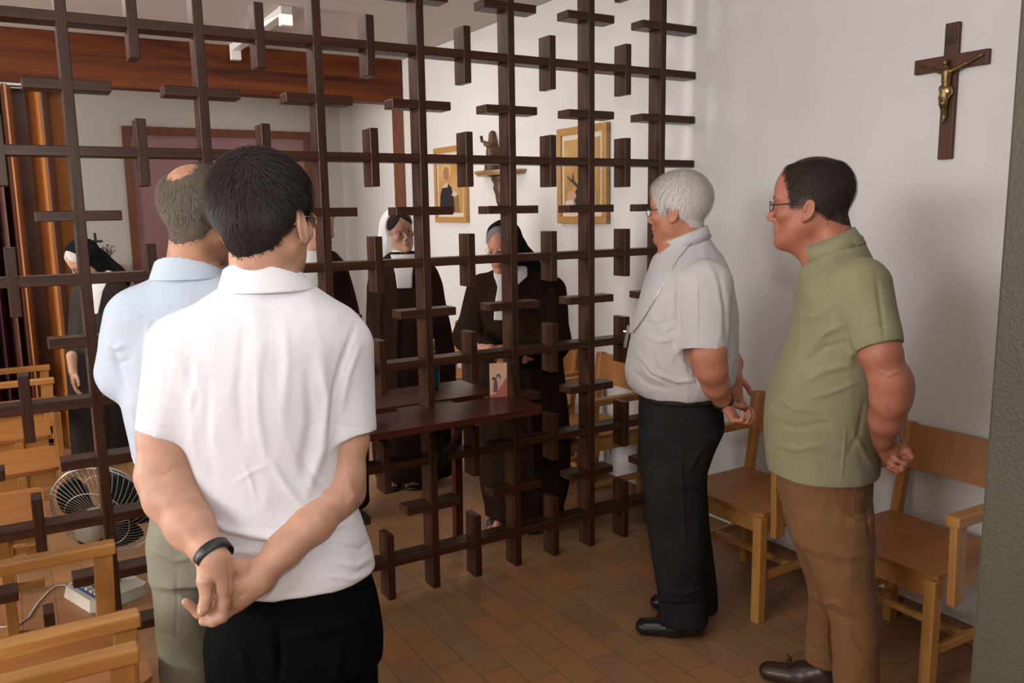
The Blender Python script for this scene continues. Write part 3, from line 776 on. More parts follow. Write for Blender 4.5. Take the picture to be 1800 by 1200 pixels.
SK_PALE = skin_mat('fair_skin', (0.39, 0.215, 0.150), (0.47, 0.265, 0.185))
SK_RED = skin_mat('ruddy_skin', (0.42, 0.165, 0.10), (0.48, 0.205, 0.13))
SK_TAN = skin_mat('tanned_skin', (0.43, 0.215, 0.135), (0.50, 0.265, 0.170))
def hairmat(name, c1, c2): return noisy(name, c1, c2, 160, 0.8, 0.6, 400, 0.003, 0.15)
def hair_part(P_, H, mask, thick, m, h=.004, n=0, mstr=None, nm='hair', sh=.22, **kw):
    S_ = Sdf(); mt = lambda x, y, z: (mask(x, y, z)-sh)*np.clip(.35+(z+.06)/.09, .35, 1)
    S_.add(H.shell(mt, thick)); pos, F = S_.mesh(h); pos = relax(pos, F, 1)
    q = (pos-H.c)@H.R/H.s; q[:, 0] /= H.wide
    mk = mask(q[:, 0], q[:, 1], q[:, 2]); keep = mk > -.45
    remap = np.cumsum(keep)-1; F2 = remap[F[keep[F].all(1)]]; pk = pos[keep]
    if n:
        W_, F3 = strands('hair', H, pk, n, None, mask, **kw); off = len(pk)
        me_pos = np.concatenate([pk, W_]); me_F = np.concatenate([F2, F3+off])
        o = quads(nm, me_pos, me_F, [m, mstr or m], P_.root, P_.base)
        mi = np.zeros(len(me_F), np.int32); mi[len(F2):] = 1; o.data.polygons.foreach_set('material_index', mi)
    else: o = quads(nm, pk, F2, m, P_.root, P_.base)
    return o

def polo_man():
    p = Person('person', 'person in a white polo shirt, seen from behind with hands clasped at the back', (.245, -1.36), 1.82)
    z = lambda u, v, dw=0: p.P(u, v, dw)[2]
    tor = [(402, 532, 462, 0, .062), (388, 545, 497, 0, .072), (350, 578, 522, .0, .092), (312, 612, 548, 0, .108), (290, 630, 585, 0, .120), (290, 624, 650, 0, .127),
           (303, 612, 730, 0, .125), (328, 612, 810, 0, .118), (342, 620, 870, 0, .116), (352, 640, 930, 0, .122), (366, 657, 985, 0, .130), (374, 665, 1040, 0, .134), (376, 667, 1075, 0, .136)]
    T = p.levels(tor); hemz = z(540, 1052, -.13)
    # shirt
    S_ = Sdf(); S_.add(loft(T, p.L, p.D, 2.25, 0, .012, z0=hemz, z1=z(460, 478)))
    cuffL, cuffR = p.P(283, 763, -.02), p.P(614, 762, -.02)
    for a, ra, c, rb, nx in ((p.P(318, 612, 0), .071, cuffL, .0475, -1), (p.P(598, 612, 0), .070, cuffR, .058, 1)):
        ax = unit(c-a); e = c+ax*.06
        S_.add(cut(cap(a, e, ra, rb*.97), ax, c, .004), .035)
        S_.add(cap(c-ax*.020, e, rb*.97-.006, rb*.97-.006), 0, 's')
        S_.add(cut(cut(cap(c-ax*.026, e, rb+.0015), ax, c, .003), -ax, c-ax*.022, .002), .002)
        S_.add(cap(c-ax*.010, e, rb*.97-.005, rb*.97-.005), 0, 's')
    folds = [([(345, 900), (400, 930), (470, 944), (540, 938), (620, 915)], 7, .010), ([(380, 935), (440, 953), (510, 955), (580, 940)], 4, -.007),
             ([(350, 985), (420, 968), (480, 975)], 6, .005),
             ([(345, 640), (336, 740), (352, 860)], 9, .007), ([(368, 650), (362, 760), (376, 860)], 8, -.005),
             ([(560, 620), (575, 700), (566, 790), (540, 870)], 9, .008), ([(540, 640), (548, 740), (530, 840)], 9, -.005),
             ([(500, 560), (505, 640), (495, 740)], 9, .0035), ([(430, 570), (420, 680), (428, 790)], 10, -.004), ([(455, 600), (452, 720), (470, 830)], 8, .003),
             ([(425, 810), (440, 840), (450, 880)], 4, .003), ([(410, 850), (440, 830), (475, 815)], 3, .002), ([(470, 800), (500, 850), (540, 900)], 7, .005), ([(520, 790), (560, 850), (590, 880)], 6, -.004),
             ([(585, 985), (625, 995), (660, 975)], 6, .006), ([(570, 1010), (620, 1018), (662, 1000)], 5, .005), ([(600, 960), (635, 965), (655, 945)], 5, -.004),
             ([(630, 890), (650, 930), (655, 990), (664, 1040)], 3, .003),
             ([(303, 600), (330, 640), (345, 700), (330, 760)], 8, -.006), ([(625, 570), (600, 640), (585, 700), (578, 760)], 5, -.007), ([(635, 600), (612, 660), (600, 720)], 5, .004),
             ([(250, 745), (285, 752), (322, 758)], 1.6, -.0016), ([(569, 742), (610, 748), (660, 756)], 1.6, -.0016), ([(385, 528), (440, 540), (520, 540), (560, 530)], 9, .003),
             ([(380, 1036), (460, 1042), (560, 1040), (662, 1024)], 1.5, -.001)]
    m = cloth_mat('white_pique_cotton', (.60, .605, .65), (.64, .645, .69), .9, 700, .3, .12)
    p.put('polo_shirt', S_, .0042, m, 1, wr=folds, cloth=(.0022, 9, (1, 1, .45), 5))
    # collar
    C_ = Sdf(); c = [p.lev(398, 532, 449, .002, .070), p.lev(393, 539, 478, .0, .075), p.lev(384, 552, 508, -.004, .088)]
    cn = unit(np.array([0, 0, 1.0])+p.D*.42+p.L*.20); ct = p.P(462, 464, -.073)
    C_.add(cut(loft(c, p.L, p.D, 2.05, .004, .004), cn, ct, .003)); C_.add(cut(loft([(c[0][0]+.04, *c[0][1:])]+c, p.L, p.D, 2.05, -.0035, .003), -cn, ct-cn*.03), 0, 's')
    p.put('shirt_collar', C_, .0034, m, 1)
    # trousers
    Q = Sdf(); hips = p.levels([(376, 640, 960, 0, .112), (376, 650, 1010, 0, .120), (371, 664, 1060, 0, .129), (366, 671, 1110, 0, .132), (368, 668, 1165, .0, .128)])
    Q.add(loft(hips, p.L, p.D, 2.3, 0, .01), .0)
    for uu, s in ((440, -1), (592, 1)):
        a = p.P(uu, 1130, 0); k = a+np.array([0, 0, -.34])+p.L*s*.012; f = np.array([k[0], k[1], .03])+p.L*s*.02
        Q.add(cap(a, k, .092, .072), .03); Q.add(cut(cap(k, f-np.array([0, 0, .04]), .072, .060), (0, 0, -1), (0, 0, .035), .004), .02)
    p.put('trousers', Q, .006, cloth_mat('black_twill', (.0025, .0025, .003), (.0035, .0035, .004), .8, 600, .2, .15), wr=[([(488, 1100), (492, 1150), (492, 1200)], 6, -.012), ([(380, 1075), (430, 1110), (480, 1125)], 7, .006), ([(655, 1080), (580, 1105), (510, 1120)], 7, .006), ([(420, 1130), (440, 1200)], 9, .006), ([(600, 1120), (590, 1200)], 9, .006)])
    for s, uu in ((-1, 440), (1, 592)):
        K = Sdf(); a = p.P(uu, 1130, 0)+p.L*s*.03; shoe(K, np.array([a[0], a[1], 0])-p.D*.10, p.D+p.L*s*.25)
        p.put('shoe', K, .006, mat('black_shoe_leather', (.012, .012, .012), .35), 1, 0.0)
    # body
    H = Head(p.P(467, 389, 0), p.az+math.radians(33), math.radians(4), math.radians(-2), 1.075, 1.03, 1.0, 1.12)
    B = Sdf(); B.add(loft(T, p.L, p.D, 2.25, -.016, .012, z0=hemz+.06)); B.add(loft(hips, p.L, p.D, 2.3, -.016, .01), .03)
    for uu, s in ((440, -1), (592, 1)):
        a = p.P(uu, 1130, 0); k = a+np.array([0, 0, -.34])+p.L*s*.012; f = np.array([k[0], k[1], .06])+p.L*s*.02
        B.add(cap(a, k, .075, .056), .03); B.add(cap(k, f, .052, .034), .02)
    H.neck = cap(H.w(0, -.030, -.035), p.P(466, 520, .01), .058, .071)
    B.add(H.skin(), .0); B.add(H.neck, .025)
    aL = [p.P(300, 625), p.P(286, 770, -.02), p.P(288, 830, -.035), p.P(301, 872, -.055), p.P(335, 925, -.11), p.P(366, 968, -.16)]
    aR = [p.P(606, 620), p.P(609, 770, -.02), p.P(602, 835, -.03), p.P(590, 872, -.05), p.P(550, 918, -.10), p.P(500, 965, -.14), p.P(466, 1000, -.158)]
    B.chain(aL, [.052, .047, .051, .0525, .045, .0315], .02); B.chain(aR, [.050, .046, .046, .045, .041, .034, .0285], .02)
    B.add(cap(p.P(268, 842, -.02), p.P(275, 850, -.02), .026), .03); B.add(cap(p.P(622, 862, -.02), p.P(622, 868, -.02), .024), .03)
    X = lambda u, v, dw: p.P(300+u/6.665, 930+v/6.665, dw)
    # right hand: palm turned to the camera, fingers running behind the left hand
    wr = X(1090, 540, -.160); B.add(cap(aR[-1], wr, .0285, .027), .012)
    for a, b_, r0, r1 in (((1040, 500), (790, 440), .023, .018), ((1040, 560), (760, 640), .026, .020), ((1060, 640), (780, 850), .021, .019), ((960, 560), (800, 760), .024, .022)):
        B.add(cap(X(*a, -.160), X(*b_, -.166), r0, r1), .014)
    for pts, rs in (([(780, 880, -.165), (640, 985, -.162), (430, 1010, -.165)], (.014, .0115, .010)), ([(770, 760, -.160), (600, 900, -.15), (420, 960, -.155)], (.014, .0115, .010)),
                    ([(700, 820, -.165), (480, 960, -.172), (330, 985, -.176), (175, 850, -.180)], (.0125, .0105, .0100, .0082)),
                    ([(760, 640, -.158), (560, 780, -.15), (430, 900, -.15)], (.013, .011, .009)),
                    ([(860, 440, -.170), (740, 420, -.175), (640, 500, -.165), (560, 600, -.155)], (.017, .0135, .0115, .0095))):
        B.chain([X(*q) for q in pts], rs, .005)
    # left hand closed over it: back of the hand and thumb towards the camera
    wl = X(500, 330, -.178); B.add(cap(aL[-1], wl, .0315, .0275), .012)
    for a, b_, r0, r1 in (((440, 360), (430, 560), .020, .016), ((520, 350), (560, 640), .023, .018), ((610, 380), (620, 700), .018, .017), ((500, 400), (480, 600), .024, .018)):
        B.add(cap(X(*a, -.182), X(*b_, -.190), r0, r1), .012)
    B.chain([X(405, 480, -.190), X(400, 600, -.200), X(425, 800, -.206), X(400, 905, -.208), X(368, 965, -.208)], [.0150, .0148, .0128, .0122, .0098], .006)
    B.chain([X(600, 690, -.190), X(612, 860, -.196), X(600, 1020, -.200), X(500, 1075, -.200), X(380, 1075, -.196)], [.0165, .0135, .0125, .0110, .0092], .005)
    B.chain([X(560, 900, -.190), X(530, 985, -.196), X(440, 1030, -.194)], [.012, .010, .0085], .004)
    B.add(cap(X(510, 640, -.204), X(500, 760, -.206), .003), .008, 's')
    B.add(cap(X(470, 900, -.212), X(540, 1000, -.212), .0025), .006, 's')
    o, pos = p.put('body', B, .0034, SK_PALE, 1, wr=[([(343, 1075), (352, 1068), (362, 1068)], 1.2, -.0012), ([(346, 1050), (357, 1048), (368, 1052)], 1.1, -.0010), ([(376, 1020), (376, 1040), (372, 1060)], 2.2, -.004),
        ([(430, 1040), (418, 1050), (412, 1060)], 2, -.0025), ([(450, 1000), (470, 1010), (482, 1030)], 2, -.0018), ([(400, 985), (404, 1020), (404, 1070)], 2, -.003), ([(352, 1024), (362, 1022), (372, 1024)], 4, .0025),
        ([(436, 1062), (420, 1056), (405, 1062)], 1.5, -.0015), ([(440, 1030), (430, 1045), (415, 1052)], 2, -.0015), ([(262, 830), (285, 838), (310, 822)], 3, -.002), ([(612, 845), (622, 870), (612, 885)], 5, .003)])
    # thumb nail
    b = MB(); nb = X(366, 948, -.2165)-p.base
    r = bmesh.ops.create_uvsphere(b.bm, u_segments=16, v_segments=8, radius=1.0)
    tv = unit(X(368, 965, -.208)-X(400, 905, -.208)); nv = unit(-p.D*1.0+p.L*-.15+np.array([0, 0, .1])); nv = unit(nv-tv*(nv@tv)); sv = np.cross(tv, nv)
    for v in b.bm.verts:
        c = v.co; v.co = Vector(nb+tv*c.y*.0075+sv*c.x*.0062+nv*c.z*.0022)
    b.build('thumbnail', mat('nail', (.78, .55, .45), .3), o, smooth=True)
    # watch
    b = MB(); cx = X(505, 300, -.172)-p.base; ax = unit(wl-aL[-2]); band(b, cx, ax, p.L, .0345, .0315, .022, .0028)
    wt = b.build('wrist_watch', mat('black_strap_rubber', (.012, .012, .012), .45), p.root)
    b = MB(); q = X(690, 330, -.165)-p.base; b.tube([q-ax*.012+p.L*.004, q+ax*.012+p.L*.004], .006, 10); b.build('watch_case', mat('steel', (.6, .6, .6), .25, 1.0), wt)
    # hair
    hd = hairmat('dark_brown_hair', (.009, .007, .006), (.020, .015, .013)); hs = mat('dark_hair_strand', (.019, .014, .012), .55, spec=.25)
    wh = lambda x, y, z_: HL_MEN(x, y, z_)
    hair_part(p, H, wh, .0105, hd, .0036, 16000, hs, crown=(.012, -.066, .098), length=.020, lift=.0028, width=.00085)
    b = MB()
    for k in range(500):
        a = random.random()*2*PI; rr = random.gauss(0, .5)
    b.bm.free()
    glasses(p, H, mat('gold_rim', (.65, .55, .35), .25, 1.0), (.022, .017), .0011)
    return p
polo_man()

def blue_man():
    p = Person('person', 'person in a pale blue long-sleeved shirt and grey-green trousers, facing the grille at left', (.19, -.93), 2.34)
    o = p.P(350, 700); p.base[:] = (o[0], o[1], 0); p.root.location = p.base
    z = lambda u, v, dw=0: p.P(u, v, dw)[2]
    T = p.levels([(286, 392, 462, 0, .060), (272, 402, 482, 0, .072), (240, 436, 502, 0, .095), (216, 470, 530, 0, .115), (204, 492, 570, 0, .125), (202, 494, 640, 0, .130), (214, 486, 720, 0, .128),
                  (234, 478, 790, 0, .125), (250, 474, 850, 0, .128), (256, 474, 910, 0, .130)])
    S_ = Sdf(); S_.add(loft(T, p.L, p.D, 2.2, 0, .012, z0=z(340, 872, -.1), z1=z(330, 474)))
    el = p.P(216, 655, .03); S_.add(cap(p.P(240, 560, 0), el, .076, .062), .04); S_.add(cap(el, p.P(300, 690, .22), .060, .042), .03)
    er = p.P(480, 660, .03); S_.add(cap(p.P(458, 560, 0), er, .076, .062), .04); S_.add(cap(er, p.P(400, 690, .22), .060, .042), .03)
    m = cloth_mat('pale_blue_cotton', (.44, .52, .62), (.48, .56, .66), .9, 800, .2, .15)
    p.put('shirt', S_, .005, m, 1, cloth=(.003, 8, (1, 1, .5), 8), wr=[([(208, 530), (260, 538), (330, 545), (420, 552)], 1.6, -.0022), ([(262, 560), (258, 640), (268, 780)], 5, .005), ([(196, 600), (206, 640), (226, 700)], 6, -.006),
          ([(188, 600), (200, 612), (222, 606)], 5, .006), ([(190, 630), (205, 640), (230, 632)], 4, -.005), ([(225, 700), (240, 760), (262, 800)], 6, .005), ([(230, 760), (250, 790), (285, 800)], 5, -.004)])
    C_ = Sdf(); c = [p.lev(279, 384, 440, .0, .066), p.lev(272, 389, 464, 0, .070), p.lev(264, 396, 488, -.004, .082)]
    cn = unit(np.array([0, 0, 1.0])+p.D*.42+p.L*.22); ct = p.P(325, 452, -.07)
    C_.add(cut(loft(c, p.L, p.D, 2.05, .004, .004), cn, ct, .003)); C_.add(cut(loft([(c[0][0]+.04, *c[0][1:])]+c, p.L, p.D, 2.05, -.0035, .003), -cn, ct-cn*.03), 0, 's')
    p.put('shirt_collar', C_, .004, m, 1)
    hips = p.levels([(262, 462, 830, 0, .115), (260, 466, 880, 0, .125), (262, 470, 940, 0, .130), (266, 470, 1000, 0, .128)])
    Q = Sdf(); Q.add(loft(hips, p.L, p.D, 2.3, 0, .01)); B = Sdf()
    for uu, s in ((322, -1), (420, 1)):
        a = p.P(uu, 960, 0); k = a+np.array([0, 0, -.36])+p.L*s*.010; f = np.array([k[0], k[1], .03])+p.L*s*.02
        Q.add(cap(a, k, .092, .076), .03); Q.add(cut(cap(k, f-np.array([0, 0, .04]), .076, .066), (0, 0, -1), (0, 0, .035), .004), .02)
        B.add(cap(a, k, .075, .056), .03); B.add(cap(k, f+np.array([0, 0, .04]), .052, .034), .02)
        K = Sdf(); shoe(K, np.array([f[0], f[1], 0])-p.D*.08, p.D+p.L*s*.25); p.put('shoe', K, .006, mat('dark_shoe', (.03, .02, .015), .4), 1, 0.0)
    p.put('trousers', Q, .006, cloth_mat('grey_green_cotton', (.235, .235, .175), (.27, .27, .205), .9, 500, .3, .3), wr=[([(262, 905), (300, 912), (345, 905)], 4, .008), ([(262, 925), (300, 935), (350, 925)], 5, -.006), ([(265, 965), (310, 985), (355, 975)], 4, .006),
          ([(310, 990), (312, 1060), (305, 1150)], 2, -.003), ([(285, 1020), (320, 1050), (350, 1100)], 6, .005), ([(280, 1110), (310, 1120), (350, 1150)], 6, -.005)], cloth=(.003, 8, (1, 1, .7), 4))
    H = Head(p.P(355, 383, 0), p.az+math.radians(40), math.radians(6), 0, 1.04, 1.0, 1.0, 1.1)
    B.add(loft(T, p.L, p.D, 2.2, -.016, .012, z0=z(340, 860, -.1))); B.add(loft(hips, p.L, p.D, 2.3, -.016, .01), .03)
    H.neck = cap(H.w(0, -.030, -.035), p.P(334, 500, .01), .056, .066); B.add(H.skin()); B.add(H.neck, .025); B.add(cap(p.P(250, 570, 0), el, .05, .045), .03); B.add(cap(p.P(450, 570, 0), er, .05, .045), .03)
    for e, s, hx in ((el, -1, 322), (er, 1, 380)):
        wv = p.P(hx, 692, .25); B.add(cap(e, wv, .042, .028), .02); hand(B, wv, p.L*-s*.8+p.D*.2+np.array([0, 0, -.3]), p.D, np.array([0, 0, 1.0]), ((25, 30, 20),)*4, .98)
    p.put('body', B, .0042, SK_TAN, 1)
    crown = (0, -.075, .105)
    def mk(x, y, z_):
        return np.minimum(HL_MEN(x, y, z_), np.clip((((x/.031)**2+((y+.075)/.040)**2+((z_-.108)/.036)**2)-1)*.7, -.30, 1))
    hair_part(p, H, mk, .0048, hairmat('grey_brown_hair', (.095, .073, .055), (.15, .12, .095)), .004, 13000, mat('grey_hair_strand', (.15, .122, .095), .6, spec=.2), crown=(0, -.055, .125), length=.016, lift=.002, width=.0009, seed=2)
    return p
blue_man()

def priest():
    p = Person('person', 'white-haired person in a light grey clerical shirt and black trousers, in profile beside the grille', (1.90, -.80), 3.15)
    o = p.P(1195, 800); p.base[:] = (o[0], o[1], 0); p.root.location = p.base
    z = lambda u, v, dw=0: p.P(u, v, dw)[2]
    T = p.levels([(1172, 1244, 412, 0, .062), (1162, 1256, 430, 0, .078), (1148, 1272, 452, 0, .125), (1138, 1284, 476, 0, .175), (1128, 1291, 505, 0, .205), (1118, 1297, 545, 0, .215), (1110, 1299, 585, 0, .210),
                  (1103, 1299, 620, 0, .205), (1099, 1297, 650, 0, .200), (1106, 1288, 676, 0, .190), (1120, 1268, 692, 0, .178), (1124, 1262, 700, 0, .17)])
    S_ = Sdf(); body = cut(loft(T, p.L, p.D, 2.15, 0, .008, z0=z(1190, 690)), -.56*p.L+np.array([0, 0, .83]), p.P(1200, 415, -.04), .006); S_.add(body)
    for (a, r0, c, r1) in ((p.P(1243, 500, -.155), .088, p.P(1237, 617, -.215), .083), (p.P(1250, 500, .165), .085, p.P(1262, 617, .20), .075)):
        ax = unit(c-a); e = c+ax*.06; S_.add(cut(cap(a, e, r0, r1*.96, (p.D, 1.25)), ax, c, .003), .035); S_.add(cap(c-ax*.03, e, r1*.9-.007, r1*.9-.007, (p.D, 1.25)), 0, 's')
    m = cloth_mat('light_grey_cotton', (.49, .475, .49), (.53, .515, .525), .9, 900, .2, .15)
    p.put('shirt', S_, .0045, m, 1, cloth=(.003, 8, (1, 1, .5), 11), wr=[([(1120, 620), (1150, 655), (1190, 670), (1225, 668)], 4, .010), ([(1112, 650), (1140, 676), (1180, 684)], 4, -.006), ([(1150, 560), (1175, 600), (1185, 640)], 7, .007),
          ([(1180, 520), (1168, 570), (1150, 600)], 6, -.005), ([(1195, 480), (1190, 540), (1197, 600)], 5, -.010), ([(1225, 475), (1226, 540), (1225, 615)], 2, .004), ([(1130, 590), (1165, 600), (1195, 590)], 5, .006),
          ([(1165, 500), (1180, 470), (1200, 450)], 4, .004), ([(1262, 480), (1275, 540), (1278, 600)], 5, -.009), ([(1120, 560), (1150, 572), (1190, 560)], 4, -.004), ([(1198, 608), (1235, 612), (1276, 610)], 1.2, -.0015),
          ([(1282, 560), (1290, 620), (1278, 670)], 4, .006), ([(1150, 610), (1160, 640), (1180, 660)], 3, .006), ([(1125, 640), (1140, 660), (1165, 672)], 2.5, .006), ([(1215, 640), (1222, 660), (1226, 676)], 2.5, -.007), ([(1240, 455), (1262, 500), (1272, 560)], 6, .005), ([(1205, 520), (1212, 560), (1210, 600)], 3, .003), ([(1140, 600), (1175, 585), (1192, 575)], 3, -.004), ([(1180, 600), (1200, 640), (1230, 660)], 4, .006)])
    C_ = Sdf(); a = p.P(1203, 428, 0); b_ = H0 = None
    H = Head(p.P(1191, 369, 0), p.az-math.radians(90-17), math.radians(5), 0, 1.05, 1.0, .95, 1.1)
    H.neck = cap(H.w(0, -.030, -.04), p.P(1207, 450, 0), .056, .068)
    ax = unit(p.P(1196, 398)-p.P(1212, 440)); cc = p.P(1205, 424, 0)
    b = MB(); band(b, p.P(1208, 421, 0)-p.base, ax, p.L, .081, .073, .046, .004, 40); b.build('shirt_collar', m, p.root)
    silver = mat('silver_chain', (.7, .68, .66), .25, 1.0)
    b = MB(); pts = [(1243, 400, -.055), (1232, 412, -.080), (1215, 428, -.1), (1195, 452, -.13), (1172, 490, -.15), (1150, 530, -.155), (1128, 565, -.13), (1112, 585, -.09)]
    b.tube([p.surf(u, v, body[0], .003)-p.base for u, v in ((1241, 402), (1232, 412), (1218, 424), (1205, 438), (1192, 455), (1182, 472), (1172, 490), (1160, 510), (1148, 532), (1136, 552), (1124, 570), (1113, 585))], .0018, 6); ch = b.build('neck_chain', silver, p.root)
    b = MB(); b.beam(p.P(1105, 572, -.06)-p.base, p.P(1098, 610, -.05)-p.base, .012, .005); b.beam(p.P(1098, 582, -.08)-p.base, p.P(1104, 584, -.03)-p.base, .010, .005); b.build('pectoral_cross', silver, ch)
    # belt
    Bt = Sdf(); Bl = p.levels([(1119, 1270, 679, 0, .180), (1122, 1268, 697, 0, .177)]); Bt.add(loft(Bl, p.L, p.D, 2.2, 0, .004)); p.put('belt', Bt, .005, mat('black_belt_leather', (.012, .012, .013), .35), 1)
    # trousers
    hips = p.levels([(1124, 1258, 690, 0, .170), (1122, 1272, 725, 0, .176), (1122, 1273, 752, 0, .176), (1124, 1256, 785, 0, .172), (1128, 1242, 825, 0, .165)])
    near = p.levels([(1124, 1262, 760, -.085, .085), (1127, 1238, 830, -.09, .088), (1132, 1238, 900, -.09, .080), (1142, 1240, 960, -.09, .075), (1153, 1241, 1020, -.09, .070), (1158, 1244, 1062, -.09, .070), (1154, 1247, 1094, -.09, .072)])
    far = p.levels([(1128, 1262, 760, .095, .085), (1132, 1245, 830, .10, .085), (1140, 1246, 900, .10, .080), (1150, 1252, 960, .10, .075), (1160, 1259, 1010, .10, .070), (1163, 1262, 1050, .10, .07), (1163, 1262, 1068, .10, .07)])
    Q = Sdf(); Q.add(loft(hips, p.L, p.D, 2.2, 0, .01)); Q.add(loft(near, p.L, p.D, 2.2, 0, .01), .03); Q.add(loft(far, p.L, p.D, 2.2, 0, .01), .03)
    p.put('trousers', Q, .0055, cloth_mat('charcoal_wool', (.016, .0155, .0155), (.023, .0225, .0225), .9, 500, .3, .2), 1, wr=[([(1172, 700), (1180, 725), (1188, 750)], 2, -.004), ([(1195, 760), (1200, 860), (1205, 980)], 3, .006), ([(1155, 1060), (1190, 1064), (1240, 1060)], 3, -.012),
          ([(1160, 1040), (1200, 1045), (1240, 1030)], 4, .008), ([(1185, 985), (1200, 1010), (1230, 1020)], 4, .006), ([(1240, 780), (1225, 800), (1210, 830)], 4, .008)], cloth=(.003, 7, (1, 1, .5), 2))
    fd = -p.L
    for q, dw in (((1243, 1112), -.09), ((1262, 1072), .10)):
        t_ = p.P(q[0], q[1], dw); K = Sdf(); shoe(K, np.array([t_[0], t_[1], 0])+p.L*-.005, fd+p.D*(-.05 if dw < 0 else .06), .275, .095, .075); p.put('shoe', K, .005, mat('black_polished_leather', (.010, .010, .010), .25), 1, 0.0)
    # body
    B = Sdf(); B.add(loft(T, p.L, p.D, 2.15, -.018, .012)); B.add(loft(hips, p.L, p.D, 2.2, -.018, .01), .03)
    B.add(loft(near, p.L, p.D, 2.2, -.02, .01), .03); B.add(loft(far, p.L, p.D, 2.2, -.02, .01), .03)
    B.add(H.skin()); B.add(H.neck, .03); B.add(cap(H.w(0, .04, -.085), p.P(1180, 440), .030, .05), .03)
    a1 = [p.P(1245, 520, -.17), p.P(1246, 622, -.215), p.P(1250, 648, -.205), p.P(1258, 676, -.165), p.P(1271, 706, -.10)]
    B.chain(a1, [.060, .058, .055, .047, .033], .02)
    a2 = [p.P(1252, 520, .17), p.P(1272, 622, .20), p.P(1284, 640, .17), p.P(1291, 664, .06)]
    B.chain(a2, [.055, .052, .045, .030], .02)
    # near hand: palm up and back, fingers curled; far hand with the thumb spread
    hand(B, a1[-1], p.L*.55+np.array([0, 0, -.80])+p.D*-.12, -p.L*.8-np.array([0, 0, .5])+p.D*.2, p.L*.7+np.array([0, 0, .4])+p.D*.3, ((45, 60, 35), (50, 65, 40), (55, 65, 40), (60, 65, 40)), .92,
         tpts=((.020, .018, -.010), (.044, .040, -.022), (.062, .058, -.034), (.078, .068, -.040)))
    hand(B, a2[-1], p.L*.05+np.array([0, 0, -1.0])+p.D*-.15, p.D*.5-p.L*.4, p.L*1.0+p.D*.1, ((35, 40, 25), (40, 45, 30), (45, 50, 30), (50, 50, 30)), .92,
         tpts=((.018, .010, -.004), (.046, .022, -.006), (.066, .044, -.006), (.078, .070, -.006)))
    p.put('body', B, .004, SK_RED, 1)
    b = MB(); band(b, p.P(1270, 703, -.105)-p.base, unit(a1[-1]-a1[-2]), p.L, .037, .036, .016, .003); b.build('wrist_watch', mat('dark_leather_strap', (.02, .012, .01), .5), p.root)
    eye_parts(p, H)
    glasses(p, H, mat('dark_grey_rim', (.05, .045, .04), .3, .5), (.022, .015), .0014)
    HLW = hairline([-.11, -.055, -.035, -.012, .012, .018, .034, .042, .055, .075, .1], [-.085, -.080, -.035, .020, .022, .0, .0, .045, .075, .095, .13], .02)
    hair_part(p, H, HLW, .0095, hairmat('white_hair', (.50, .475, .44), (.66, .63, .60)), .004, 14000, mat('white_hair_strand', (.70, .67, .63), .5, spec=.3), crown=(-.01, -.03, .135), length=.030, lift=.004, width=.0011, seed=4)
    return p
priest()

